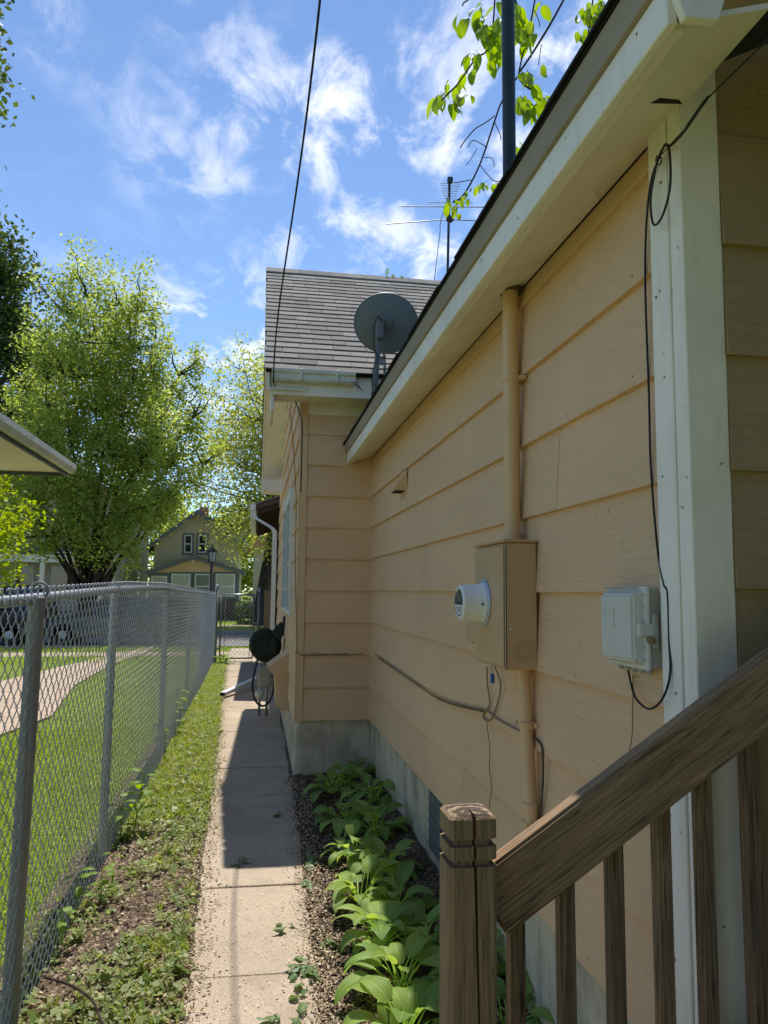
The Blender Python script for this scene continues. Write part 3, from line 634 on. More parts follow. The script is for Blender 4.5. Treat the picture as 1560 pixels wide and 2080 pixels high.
pg = MB(); pg.prism([(-0.032, PY0 - 0.02, 2.85), (-0.10, PY0 - 0.02, 2.85), (-0.125, PY0 - 0.02, 2.90), (-0.125, PY0 - 0.02, 2.95), (-0.032, PY0 - 0.02, 2.95)], (0, PY1 - PY0, 0)); gobj = pg.build('gutter', MAT['vinyl'], porch)
for k in range(10): MB().box((-0.13, PY0 + 0.3 + k * .55, 2.845), (-0.03, PY0 + 0.33 + k * .55, 2.955)).build('gutter_strap', MAT['gutterw'], gobj)
def dspout(pts, w, d):
    mb = MB(); rings = []
    for p in pts: p = Vector(p); rings.append([p + Vector((-w, -d, 0)), p + Vector((w, -d, 0)), p + Vector((w, d, 0)), p + Vector((-w, d, 0))])
    return mb.loft(rings)
dspout([(-0.06, 12.52, 2.86), (-0.055, 12.52, 2.76), (-0.02, 12.5, 2.72), (0.24, 12.4, 2.56), (0.285, 12.4, 2.50), (0.285, 12.4, 1.4), (0.275, 12.4, 0.30), (0.24, 12.4, 0.2)], 0.036, 0.03).build('downspout', MAT['vinyl'], porch)
MB().box((0.42, 12.7, 0.0), (0.50, 17.9, 0.95)).build('knee_wall', MAT['darkwood'], porch)
for k in range(4): MB().box((0.36, 12.8 + k * 1.65, 0.9), (0.48, 12.92 + k * 1.65, 3.0)).build('porch_post', MAT['darkwood'], porch)
MB().box((0.44, 12.62, 2.4), (0.5, 17.9, 2.9)).build('beam', MAT['darkwood'], porch)
MB().box((2.4, 12.6, 0.0), (2.6, 18, 3.2)).build('wall', MAT['darkwood'], porch)
for i, k in enumerate((0.155, 0.21)):
    o = MB().box((k, 13.4, -0.05), (k + 0.05, 13.42 + i * 0.1, 1.55 - i * .0)).build('screen_board', MAT['tanwood'], porch, bevel=0.003)
for k in range(3): MB().box((0.255, 13.9 + k * .15, 0.0), (0.275, 14.04 + k * .15, 1.78)).build('fence_board', MAT['fencewood'], porch, bevel=0.003)

# ------------------------------------------------------------------ chain link fence and gate
FX = -0.85
fence = thing('chain_link_fence', (FX, 9.0, 0), 'galvanised chain link fence running along the left of the walk', 'fence')
def zigzag(s0, s1, zb, zt, a, p, r, pos, nor, ends=True):
    """woven wire as flat arrays. pos(s,z)->xyz ; nor = through-direction"""
    V = []; Fc = []
    n = int((s1 - s0) / a)
    nor = np.array(nor)
    for i in range(n):
        sa, sb = s0 + i * a, s0 + (i + 1) * a
        zt_, zb_ = zt((sa + sb) / 2), zb((sa + sb) / 2)
        m = int((zt_ - zb_) / (p / 2)); pts = []
        for k in range(m + 1):
            z = zt_ - k * p / 2
            s = sa if (k + i) % 2 == 0 else sb
            dd = 1 if (k + i) % 2 == 0 else -1
            ins = 0.0015 if s == sa else -0.0015
            pts.append((s + ins * -1, z + 0.004, dd * 0.0032)); pts.append((s + ins * -1, z - 0.004, -dd * 0.0032))
        if ends:
            k0 = pts[0]; top = (k0[0] + (0.010 if pts[0][0] > (sa + sb) / 2 else -0.010) * 0.3, k0[1] + 0.016, 0.004)
            hook = (sa + sb) / 2 * 0.25 + k0[0] * 0.75
            pts = [(hook * .6 + (sa + sb) * .2, k0[1] + 0.004, -0.009), (hook, k0[1] + 0.013, -0.006), (k0[0], k0[1] + 0.014, 0.0)] + pts
        P = np.array([pos(s, z) + nor * d for s, z, d in pts])
        T = np.gradient(P, axis=0); T /= np.linalg.norm(T, axis=1)[:, None] + 1e-12
        A = np.cross(T, nor); A /= np.linalg.norm(A, axis=1)[:, None] + 1e-12
        B = np.cross(T, A)
        base = len(V) * 1
        ring = np.stack([P + r * (A * math.cos(q) + B * math.sin(q)) for q in (0, 2.094, 4.189)], 1)     # (k,3,3)
        V.append(ring.reshape(-1, 3)); L = len(P)
        idx = np.arange(L - 1)[:, None] * 3
        f = np.concatenate([idx + np.array([[j, (j + 1) % 3, 3 + (j + 1) % 3, 3 + j]]) for j in range(3)], 0)
        Fc.append(f)
    offs = np.cumsum([0] + [len(v) for v in V[:-1]])
    return np.concatenate(V), np.concatenate([f + o for f, o in zip(Fc, offs)])
fxy = lambda Y: FX - 0.0015 * (Y - 3)
V_, F_ = zigzag(0.9, 16.85, lambda s: -0.07, lambda s: float(zfence(s)) + 0.012, 0.0405, 0.081, 0.0024, lambda s, z: np.array([fxy(s) + 0.026 + 0.008 * math.sin(s * 1.1 + z * 2), s, z]), (1, 0, 0))
mesh_o = npmesh('chain_link_mesh', V_, F_, MAT['wire'], fence); mesh_o.data.polygons.foreach_set('use_smooth', [True] * len(mesh_o.data.polygons)); tag(mesh_o, kind='stuff')
yy = [0.9 + 0.5 * k for k in range(33)]
MB().tube([(fxy(y), y, float(zfence(y)) - 0.018) for y in yy], 0.0205, 12).build('top_rail', MAT['galv'], fence, True)
for y in (2.08, 4.92, 7.74, 10.55, 13.4, 16.25):
    zt = float(zfence(y)); mb = MB().tube([(fxy(y) - 0.012, y, -0.1), (fxy(y) - 0.012, y, zt - 0.03)], 0.026, 14)
    po = mb.build('post', MAT['galv'], fence, True, autos=40)
    MB().lathe([(0.030, -0.035), (0.031, 0.0), (0.024, 0.014), (0.026, 0.03), (0.02, 0.045)], (fxy(y) - .004, y, zt - 0.03), (0, 0, 1), 14).build('post_cap', MAT['galv'], po, True, autos=40)
    for k in range(4): MB().lathe([(0.030, -0.003), (0.0305, 0.003)], (fxy(y) - .006, y, 0.2 + k * .34), (0.1, 0, 1), 12).build('tie', MAT['wire'], po)

# old metal post standing in front of the fence
pt = onY(75, 1212, 3.1); pbx = onY(13, 2160, 3.1)
op = thing('fence_post', (pbx.x, 3.1, -0.05), 'weathered dark grey metal post with a ring, standing before the chain link', 'post')
ax = (Vector((pt.x, 3.1, pt.z)) - Vector((pbx.x, 3.1, pbx.z))).normalized()
b0 = Vector((pt.x, 3.1, pt.z)); bb = b0 - ax * (b0.z + 0.06) / ax.z
MB().tube([bb, b0 - ax * 0.055], 0.0305, 20).build('pipe', MAT['oldpost'], op, True, autos=40)
MB().lathe([(0.0305, -0.055), (0.0325, -0.054), (0.0325, -0.004), (0.029, 0.0), (0.004, 0.002)], b0, ax, 20).build('cap', MAT['oldpost'], op, True, autos=30)
MB().tube([(b0.x + 0.002 + 0.031 * math.cos(t), 3.12, b0.z + 0.022 + 0.033 * math.sin(t)) for t in [math.radians(200 - k * 14) for k in range(20)]], 0.0055, 8).build('ring', MAT['oldpost'], op, True)

# gate at the end of the walk
gate = thing('gate', (-0.4, 17.0, 0), 'grey metal chain link gate closing the far end of the walk', 'gate')
GY = 17.0; gx0, gx1, gz0, gz1 = -0.735, -0.03, 0.06, 1.44
for x, zt in ((-0.83, 1.55), (0.085, 1.50)):
    g = MB().tube([(x, GY, -0.1), (x, GY, zt)], 0.032, 12).build('gate_post', MAT['oldpost'], gate, True)
    MB().lathe([(0.034, 0.0), (0.034, .02), (0.018, .03), (0.036, .06), (0.03, .09), (0.004, .1)], (x, GY, zt), (0, 0, 1), 12).build('ball_cap', MAT['galv'], g, True)
for a, b in (((gx0, gz0), (gx0, gz1)), ((gx1, gz0), (gx1, gz1)), ((gx0, gz0), (gx1, gz0)), ((gx0, gz1), (gx1, gz1)), ((gx0 + .09, gz0), (gx0 + .09, gz1)), ((gx1 - .07, gz0), (gx1 - .07, gz1))):
    MB().tube([(a[0], GY, a[1]), (b[0], GY, b[1])], 0.020 if abs(a[0] - gx0) < .01 or abs(a[0] - gx1) < .01 or a[1] == b[1] else 0.008, 10).build('frame_tube', MAT['galv'] if a[1] == b[1] and a[1] > 1 else MAT['oldpost'], gate, True)
Vg, Fg = zigzag(gx0 + 0.02, gx1 - 0.02, lambda s: gz0, lambda s: gz1, 0.05, 0.10, 0.0035, lambda s, z: np.array([s, GY + 0.02, z]), (0, 1, 0), False)
tag(npmesh('gate_mesh', Vg, Fg, MAT['wire'], gate), kind='stuff')
for z in (0.25, 1.25): MB().box((-0.84, GY - 0.045, z), (gx0 + 0.02, GY + 0.045, z + 0.04)).build('hinge', MAT['oldpost'], gate, bevel=.003)
MB().box((gx1 - 0.01, GY - 0.05, 0.80), (0.10, GY + 0.05, 0.84)).build('latch', MAT['oldpost'], gate, bevel=.003)

# ------------------------------------------------------------------ stair rail in the foreground
stair = thing('stair_railing', (0.41, 1.44, 0), 'weathered wooden stair railing with notched post in the right foreground', 'railing')
def post_ring(z, ins, cw, cd):
    x0, x1, y0, y1 = 0.366 + ins, 0.456 - ins, 1.400 + ins, 1.490 - ins; c = 0.007
    xc = 0.412 + (1.143 - z) * 0.022
    w = cw
    return [(x0 + c, y0, z), (xc - w, y0, z), (xc + w * .2, y0 + cd, z), (xc + w, y0, z), (x1 - c, y0, z), (x1, y0 + c, z), (x1, y1 - c, z), (x1 - c, y1, z), (x0 + c, y1, z), (x0, y1 - c, z), (x0, y0 + c, z)]
lev = [(0.0, 0, .0004, .001), (0.55, 0, .0004, .001), (0.84, 0, .0024, .02), (1.0, 0, .0032, .03), (1.0535, 0, .0032, .03), (1.0535, .0105, .003, .025), (1.066, .0105, .003, .025), (1.066, 0, .0032, .03), (1.0895, 0, .0032, .03), (1.0895, .0105, .003, .025), (1.103, .0105, .003, .025), (1.103, 0, .0035, .035), (1.138, 0, .004, .04), (1.143, .004, .004, .042)]
pm = MB().loft([post_ring(*q) for q in lev]); 
po = pm.build('post', MAT['postwood'], stair)
N = NT('end_grain'); cpos = N.coord((1, 1, 0.1), loc=(0.0, 0.02, 0)); vv = N.n('ShaderNodeVectorMath', {0: cpos}, operation='LENGTH').outputs['Value']
rg = N.math('SINE', N.math('ADD', N.math('MULTIPLY', vv, 700.0), N.math('MULTIPLY', N.noise(N.coord((60,) * 3), 1, 4), 9.0)))
cc_ = N.mix(N.rng(rg, -0.6, 0.9), (0.07, 0.05, 0.035), (0.33, 0.25, 0.16)); cc_ = N.mix(N.rng(N.noise(N.coord((160,) * 3), 1, 3), 0.5, 0.7, 0, .6), cc_, (0.10, 0.07, 0.05))
MAT['endgrain'] = N.bsdf(cc_, 0.85, normal=N.bump(rg, 0.8, 0.003), spec=0.2)
MB().loft([[(x, y, 1.1432) for x, y, z in post_ring(1.143, .005, .004, .042)], [(x, y, 1.1452) for x, y, z in post_ring(1.143, .008, .0035, .040)]]).build('post_top', MAT['endgrain'], stair)
ang = math.atan(0.65)
def rail(name, x0, z0, L, hh, th, y0, mat, par, bev=0.006):
    """local Z runs along the rail"""
    mb = MB().box((-hh / 2, 0, 0), (hh / 2, th, L))
    me = bpy.data.meshes.new(name); me.from_pydata(mb.v, [], mb.f)
    bm = bmesh.new(); bm.from_mesh(me); bmesh.ops.subdivide_edges(bm, edges=[e for e in bm.edges if abs(e.verts[0].co.z - e.verts[1].co.z) > .1], cuts=14)
    bmesh.ops.recalc_face_normals(bm, faces=bm.faces)
    bmesh.ops.bevel(bm, geom=[e for e in bm.edges if e.calc_face_angle(0) > 1], offset=bev, segments=3, affect='EDGES')
    for v in bm.verts: v.co.x += bumpy(v.co.z * .8, 1.0, .0012); v.co.y += bumpy(v.co.z * 1.1, 4.0, .001)
    bm.to_mesh(me); bm.free(); me.polygons.foreach_set('use_smooth', [True] * len(me.polygons)); me.set_sharp_from_angle(angle=math.radians(50))
    me.materials.append(mat)
    o = bpy.data.objects.new(name, me); COL.objects.link(o); o.parent = par
    ox, oy, oz = ORG[par.name]; o.location = (x0 - ox, y0 - oy, z0 - oz); o.rotation_euler = (0, math.pi / 2 - ang, 0); return o
rl = rail('handrail', 0.457, 0.958, 1.75, 0.128, 0.042, 1.450, MAT['railwood'], stair)
rail('bottom_rail', 0.457, 0.20, 1.75, 0.089, 0.038, 1.452, MAT['railwood'], stair)
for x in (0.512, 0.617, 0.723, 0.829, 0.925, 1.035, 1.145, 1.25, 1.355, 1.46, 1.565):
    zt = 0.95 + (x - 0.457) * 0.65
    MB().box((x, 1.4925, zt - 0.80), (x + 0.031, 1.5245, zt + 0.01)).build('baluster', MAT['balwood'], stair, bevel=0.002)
for k in range(6):
    MB().box((0.50 + k * 0.26, 0.55, -0.02 + k * 0.175), (0.78 + k * 0.26, 1.45, 0.018 + k * 0.175)).build('tread', MAT['railwood'], stair, bevel=0.004)
MB().prism([(0.46, 1.36, -0.09), (0.46, 1.36, 0.03), (2.06, 1.36, 1.105), (2.06, 1.36, 0.86)], (0, 0.038, 0)).build('stringer', MAT['railwood'], stair)

# ------------------------------------------------------------------ utilities on the wing wall
em = thing('electric_meter', (0.93, 2.72, 1.29), 'tan painted electric meter box with round white meter on the siding', 'electric meter')
MB().box((0.868, 2.552, 1.288), (0.984, 2.915, 1.735)).build('enclosure', MAT['boxtan'], em, bevel=0.006)
cv = MB().box((0.860, 2.566, 1.296), (0.8675, 2.905, 1.722)).build('cover', MAT['boxtan'], em, bevel=0.003)
MB().box((0.856, 2.545, 1.7355), (0.986, 2.922, 1.745)).build('top_lip', MAT['boxtan'], em, bevel=0.003)
MB().box((0.8665, 2.5495, 1.290), (0.8695, 2.5515, 1.733)).build('edge_seam', MAT['dark'], em)
for r0 in (0.038, 0.026, 0.017):
    MB().tube([(0.932 + r0 * math.cos(t), 2.5505, 1.352 + r0 * math.sin(t)) for t in [k * math.pi / 12 for k in range(25)]], 0.0013, 5).build('knockout', MAT['boxtan'], em)
MB().lathe([(0.003, 0), (0.004, .002), (0.001, .004)], (0.885, 2.552, 1.43), (0, -1, 0), 10).build('screw', MAT['meterw'], em)
mc = (0.862, 2.785, 1.517)
MB().lathe([(0.086, -0.002), (0.090, 0.006), (0.084, 0.012), (0.074, 0.014)], mc, (-1, 0, 0), 36).build('ring', MAT['ringg'], em, True, autos=30)
mt = MB().lathe([(0.078, 0.010), (0.076, 0.016), (0.0715, 0.022), (0.068, 0.085), (0.066, 0.097), (0.060, 0.102), (0.053, 0.101), (0.051, 0.094)], mc, (-1, 0, 0), 36).build('meter_body', MAT['meterw'], em, True, autos=40)
MB().lathe([(0.0505, 0.0945), (0.0505, 0.0955), (0.0, 0.0956)], mc, (-1, 0, 0), 30).build('face_plate', MAT['lens'], mt)
MB().box((mc[0] - 0.0972, 2.762, 1.522), (mc[0] - 0.0962, 2.808, 1.541)).build('display', MAT['dishpole'], mt)
MB().prism([(mc[0] - 0.0962, 2.785 + .044 * math.cos(t), 1.517 + .044 * math.sin(t)) for t in [math.radians(190 + k * 16) for k in range(11)]], (-0.001, 0, 0)).build('name_plate', MAT['meterw'], mt)
for zz_, w_ in ((1.549, .020), (1.554, .014), (1.497, .026), (1.491, .022), (1.484, .018)): MB().box((mc[0] - 0.0979, 2.785 - w_, zz_), (mc[0] - 0.0962, 2.785 + w_, zz_ + .002)).build('print_line', MAT['dark'], mt)
MB().lathe([(0.0505, 0.099), (0.049, 0.103), (0.042, 0.108), (0.028, 0.112), (0.0, 0.1135)], mc, (-1, 0, 0), 30, False).build('dome', MAT['dome'], mt, True)
MB().lathe([(0.0045, 0), (0.0045, .002)], (mc[0] - 0.03, 2.712, 1.513), (0, -1, 0.05), 10).build('seal_hole', MAT['dark'], mt)
# small tan side box left of the meter
sb = thing('junction_box', (0.96, 3.02, 1.38), 'small tan box fixed to the siding left of the meter', 'junction box')
MB().box((0.915, 2.95, 1.345), (0.985, 3.23, 1.478)).build('box', MAT['boxtan'], sb, bevel=0.004)
for y in (2.96, 3.30): MB().lathe([(0.008, 0), (0.008, .012), (0.003, .014)], (0.972, y, 1.335), (-1, 0, 0), 10).build('clip', MAT['boxtan'], sb)
# service conduit above, with mast through the roof
cd = thing('service_conduit', (0.945, 2.70, 1.74), 'tan service conduit rising from the meter box through the eave, dark steel mast above', 'conduit')
MB().tube([(0.945, 2.700, 1.745), (0.945, 2.700, 2.745)], 0.031, 18).build('riser', MAT['tan'], cd, True, autos=40)
MB().lathe([(0.037, 0), (0.037, .03), (0.032, .035)], (0.945, 2.70, 1.745), (0, 0, 1), 18).build('hub', MAT['tan'], cd, True, autos=40)
MB().lathe([(0.034, 0), (0.034, .02)], (0.945, 2.70, 2.36), (0, 0, 1), 18).build('strap', MAT['tan'], cd, True, autos=40)
MB().box((0.965, 2.655, 2.363), (0.99, 2.75, 2.377)).build('strap_foot', MAT['tan'], cd)
MB().lathe([(0.052, 0), (0.052, .004), (0.034, .006)], (0.945, 2.70, 2.715), (0, 0, 1), 18).build('collar', MAT['browncable'], cd)
mst = MB().tube([(0.945, 2.700, 2.86), (0.945, 2.700, 5.6)], 0.0262, 18).build('mast', MAT['mast'], cd, True, autos=40)
MB().lathe([(0.07, 0), (0.05, .05), (0.03, .09)], (0.945, 2.70, 2.90), (0, 0, 1), 16).build('boot', MAT['black'], cd, True)
# lower conduit
lc = thing('ground_conduit', (0.955, 2.6, 0.5), 'narrower tan conduit running down from under the meter box', 'conduit')
MB().tube([(0.955, 2.625, 1.29), (0.955, 2.62, 1.25), (0.953, 2.555, 0.80), (0.953, 2.55, 0.74)], 0.0235, 16).build('pipe', MAT['tan'], lc, True, autos=40)
MB().lathe([(0.029, 0), (0.029, .028)], (0.955, 2.625, 1.262), (0, 0, 1), 16).build('hub', MAT['tan'], lc, True, autos=40)
MB().lathe([(0.028, 0), (0.028, .04)], (0.953, 2.56, 0.80), (0, -.1, 1), 16).build('coupling', MAT['tan'], lc, True, autos=40)
MB().box((0.925, 2.515, 0.63), (0.988, 2.59, 0.79)).build('elbow_body', MAT['tan'], lc, bevel=0.012, seg=2)
MB().lathe([(0.0265, 0), (0.0265, .022)], (0.954, 2.592, 1.085), (0, -.14, 1), 16).build('strap', MAT['tan'], lc, True, autos=40)
MB().box((0.972, 2.55, 1.088), (0.99, 2.67, 1.104)).build('strap_foot', MAT['tan'], lc)
MB().lathe([(0.009, 0), (0.009, .008), (0.002, .012)], (0.942, 2.655, 1.092), (-1, 0, 0), 10).build('bolt', MAT['tan'], lc)
# telephone interface box
nb = thing('interface_box', (0.95, 1.82, 1.37), 'grey plastic telephone box beside the white corner board', 'utility box')
MB().box((0.955, 1.725, 1.375), (0.988, 1.925, 1.572)).build('back_plate', MAT['nidback'], nb, bevel=0.003)
lid = MB().hexa([(0.953, 1.735, 1.378), (0.953, 1.925, 1.378), (0.953, 1.925, 1.568), (0.953, 1.735, 1.568)], [(0.918, 1.748, 1.394), (0.915, 1.915, 1.390), (0.915, 1.915, 1.556), (0.918, 1.748, 1.556)]).build('lid', MAT['nid'], nb, bevel=0.006, seg=2)
MB().box((0.944, 1.722, 1.372), (0.954, 1.930, 1.576)).build('flange', MAT['nid'], nb, bevel=0.002)
for k in range(8): MB().box((0.92, 1.762 + k * .02, 1.569), (0.944, 1.765 + k * .02, 1.575)).build('rib', MAT['nid'], nb)
for k in range(6): MB().box((0.928, 1.729, 1.395 + k * .032), (0.944, 1.735, 1.3985 + k * .032)).build('rib', MAT['nid'], nb)
MB().box((0.920, 1.718, 1.452), (0.966, 1.734, 1.486)).build('latch', MAT['nid'], nb, bevel=0.004)
MB().lathe([(0.009, 0), (0.010, .012), (0.004, .016)], (0.948, 1.72, 1.446), (0, -1, 0), 12).build('screw', MAT['tanwood'], nb)
MB().box((0.956, 1.715, 1.425), (0.972, 1.726, 1.51)).build('padlock_tab', MAT['nidback'], nb, bevel=0.003)
lb = MB()
for a, b in (((1.838, 1.470), (1.840, 1.520)), ((1.888, 1.470), (1.890, 1.520)), ((1.838, 1.470), (1.89, 1.472)), ((1.838, 1.518), (1.89, 1.52))): lb.box((0.9148, a[0], a[1]), (0.9162, b[0], b[1]))
lb.build('label_frame', MAT['nid'], nb)
for k in range(5): MB().lathe([(0.010, 0), (0.010, .012), (0.006, .016)], (0.963, 1.752 + k * .036, 1.376), (0, 0, -1), 10).build('grommet', MAT['nidback'], nb)

def cable(name, pts, r, mat, label, cat, n=7, parent=None, sub=6):
    P = [Vector(p) for p in pts]; out = []
    for i in range(len(P) - 1):
        p0, p1, p2, p3 = P[max(i - 1, 0)], P[i], P[i + 1], P[min(i + 2, len(P) - 1)]
        for k in range(sub):
            t = k / sub; out.append(0.5 * ((2 * p1) + (p2 - p0) * t + (2 * p0 - 5 * p1 + 4 * p2 - p3) * t * t + (3 * p1 - p0 - 3 * p2 + p3) * t ** 3))
    out.append(P[-1]); o = MB().tube(out, r, n).build(name, mat, parent, True)
    if label: tag(o, label, cat)
    return o
# black drop cable from the upper right to the telephone box
dc = thing('drop_cable', (0.97, 1.7, 1.56), 'black cable with strain clamp looping over the white corner board down to the grey box', 'cable')
c0 = onY(1600, 40, 1.15); c1 = onY(1432, 205, 1.45); c2 = onY(1393, 260, 1.50); c3 = onX(1337, 322, 0.955)
cable('span', [c0, c1], 0.0022, MAT['black'], None, None, 6, dc, 2)
mb = MB(); dirc = (c2 - c1).normalized(); mb.loft([[c1 + (c2 - c1) * t + Vector((0, s1 * w, 0)) + dirc.cross(Vector((0, 1, 0))) * s2 * w for s1, s2 in ((-1, -1), (1, -1), (1, 1), (-1, 1))] for t, w in ((-0.15, .004), (0, .006), (0.9, .0045), (1.0, .002))]); mb.build('clamp', MAT['black'], dc)
cable('tail', [c2, onX(1365, 290, 0.958), c3], 0.0015, MAT['black'], None, None, 6, dc)
cable('loop', [c1, c2 + Vector((0, 0.004, -.004)), onX(1362, 296, 0.955), onX(1350, 296, 0.952), onX(1335, 330, 0.950), onX(1322, 400, 0.950), onX(1327, 455, 0.950), onX(1345, 440, 0.946), onX(1361, 380, 0.946), onX(1360, 310, 0.948), onX(1352, 293, 0.952), onX(1340, 318, 0.958), onX(1322, 370, 0.966), onX(1312, 470, 0.972), onX(1311, 600, 0.974), onX(1318, 800, 0.974), onX(1322, 950, 0.974), onX(1335, 1110, 0.974), onX(1348, 1185, 0.972), onX(1356, 1205, 0.972), onX(1359, 1300, 0.972), onX(1361, 1370, 0.966), onX(1345, 1420, 0.955), onX(1318, 1440, 0.950), onX(1290, 1415, 0.955), onX(1276, 1362, 0.962)], 0.0030, MAT['black'], None, None, 7, dc)
MB().tube([onX(1338 + 6 * math.cos(k), 325 + 10 * math.sin(k), 0.955) for k in range(7)], 0.002, 5).build('wire_tie', MAT['black'], dc)
# cable bundle along the walls
bx = lambda px, py: onY(px, py, BY - 0.024)
wx = lambda px, py: onX(px, py, WX - 0.026)
cable('cable_run', [onX(585, 830, SX - .03), bx(600, 850) + Vector((-.04, 0, 0)), onX(601, 1000, SX - .027), onX(600, 1150, SX - .027), onX(603, 1300, SX - .027), bx(604, 1326), bx(640, 1327), bx(690, 1331), bx(735, 1328), bx(752, 1324), wx(770, 1334), wx(830, 1375), wx(880, 1412), wx(940, 1432), wx(985, 1442), wx(1010, 1460), wx(1050, 1482), wx(1075, 1492)], 0.0042, MAT['tancable'], 'tan cable stapled along the siding from the corner to the conduit', 'cable')
cable('cable_run', [bx(608, 1330), bx(650, 1331), bx(700, 1328), bx(751, 1327), wx(775, 1341), wx(850, 1393), wx(900, 1424), wx(985, 1446)], 0.0035, MAT['browncable'], 'thin darker cable drooping beside the tan one across the inner corner', 'cable')
cable('hanging_cable', [wx(1003, 1350), wx(1012, 1372), wx(1017, 1395), wx(1010, 1430), wx(997, 1460), wx(985, 1462), wx(982, 1450), wx(995, 1430), wx(990, 1390), wx(989, 1355)], 0.0035, MAT['tancable'], 'looped cable hanging below the meter box', 'cable')
cable('ground_wire', [wx(988, 1455), wx(990, 1480), wx(995, 1520), wx(994, 1560), wx(998, 1600), wx(994, 1640)], 0.0016, MAT['browncable'], 'thin wire wandering down the siding below the cable loop', 'wire')
cable('ground_wire', [wx(1075, 1492), wx(1092, 1504), wx(1101, 1520), wx(1103, 1570), wx(1099, 1640), wx(1092, 1690)], 0.0042, MAT['browncable'], 'brown cable curving down beside the narrow conduit', 'cable')
cable('ground_wire', [onX(1286, 1370, .975), onX(1285, 1440, .975), onX(1284, 1490, .975), onX(1276, 1540, .975), onX(1270, 1600, .975)], 0.0018, MAT['tancable'], 'thin tan wire hanging straight down under the grey box', 'wire')
sl = thing('seal_tag', tuple(wx(999, 1380)), 'blue plastic seal hanging under the meter box', 'seal')
q = onX(1000, 1378, 0.885); MB().box((q.x - .006, q.y - .012, q.z - .019), (q.x + .006, q.y + .012, q.z + .019)).build('seal_body', MAT['blue'], sl, bevel=0.004, seg=2)
MB().tube([(q.x, q.y + .009 * math.cos(t), q.z + .018 + .032 * math.sin(t)) for t in [k * math.pi / 8 for k in range(9)]], 0.0014, 6).build('seal_wire', MAT['wire'], sl)
# hooded vent on the wing wall
hv = thing('vent_hood', (0.97, 5.05, 2.25), 'small tan vent hood on the siding near the inner corner', 'vent')
MB().box((0.978, 4.93, 2.19), (0.988, 5.13, 2.372)).build('flange', MAT['tan'], hv, bevel=0.002)
MB().prism([(0.978, 4.95, 2.35), (0.978, 4.95, 2.235), (0.905, 4.95, 2.235), (0.905, 4.95, 2.245)], (0, 0.16, 0)).build('hood', MAT['tan'], hv)
MB().box((0.915, 4.96, 2.230), (0.976, 5.10, 2.2345)).build('damper', MAT['dark'], hv)

# ------------------------------------------------------------------ things on the front house
ds = thing('satellite_dish', (0.95, 6.1, 2.95), 'grey satellite dish on a bent pole above the eave', 'satellite dish')
MB().tube([(0.935, 6.08, 2.93), (0.94, 6.08, 3.25), (0.965, 6.09, 3.62), (0.972, 6.09, 3.72)], 0.023, 12).build('pole', MAT['dishpole'], ds, True)
MB().box((0.88, 6.02, 2.925), (1.0, 6.16, 2.94)).build('foot', MAT['dishpole'], ds)
dn = Vector((0.18, 0.93, 0.33)).normalized(); dcn = Vector((1.035, 6.13, 3.825))
ux = Vector((1, 0, 0)); ux = (ux - dn * ux.dot(dn)).normalized(); uy = dn.cross(ux)
if uy.z < 0: uy = -uy
rings = []
for r in (0.0, .06, .12, .18, .24, .275, .285, .285, .275, .2, .1, 0.0):
    pass
def dring(r, back): return [dcn + (ux * math.cos(t) * 0.98 + uy * math.sin(t) * 0.90) * r + dn * (0.28 * r * r * 2.2 - back) for t in [2 * math.pi * k / 40 for k in range(40)]]
MB().loft([dring(.01, .004), dring(.08, .004), dring(.16, .004), dring(.23, .004), dring(.272, .004), dring(.278, .010), dring(.284, .006), dring(.284, -.006), dring(.27, -.004), dring(.15, 0), dring(.01, 0)]).build('reflector', MAT['dish'], ds, True, autos=50)
bk = dcn - dn * 0.03
MB().lathe([(0.045, 0), (0.06, .02), (0.055, .035)], bk - dn * 0.01, dn, 18).build('back_plate', MAT['dishpole'], ds)
MB().box((0.95, 6.03, 3.66), (1.0, 6.11, 3.83)).build('bracket', MAT['dishpole'], ds, bevel=0.006)
MB().lathe([(0.03, 0), (0.03, .10)], (0.972, 6.085, 3.68), (0, 0, 1), 14).build('clamp', MAT['dishpole'], ds, True, autos=40)
MB().tube([dcn - uy * 0.25 + dn * .05, dcn - uy * 0.30 + dn * 0.42], 0.012, 8).build('feed_arm', MAT['dishpole'], ds)
MB().box((1.02, 6.46, 3.70), (1.09, 6.56, 3.77)).build('feed_horn', MAT['dishpole'], ds, bevel=0.01)
cable('coax', [(0.985, 6.02, 3.80), (0.95, 6.00, 3.83), (0.92, 6.01, 3.78), (0.915, 6.03, 3.66), (0.93, 6.04, 3.55), (0.955, 6.05, 3.50)], 0.0045, MAT['black'], None, None, 7, ds)
cable('coax', [(0.955, 6.05, 3.50), (0.92, 6.03, 3.40), (0.905, 6.02, 3.28), (0.915, 6.03, 3.15), (0.93, 6.05, 3.02)], 0.004, MAT['black'], None, None, 7, ds)
for k in range(9):
    a = U(0, 6.28); MB().tube([(0.935, 6.07, 3.02 + k * .03), (0.935 + .04 * math.cos(a), 6.05 + .03 * math.sin(a), 3.03 + k * .03 + U(-.03, .05)), (0.935 + .06 * math.cos(a + .6), 6.04 + .04 * math.sin(a), 3.0 + k * .03)], 0.003, 5).build('wire_tangle', MAT['black'], ds)
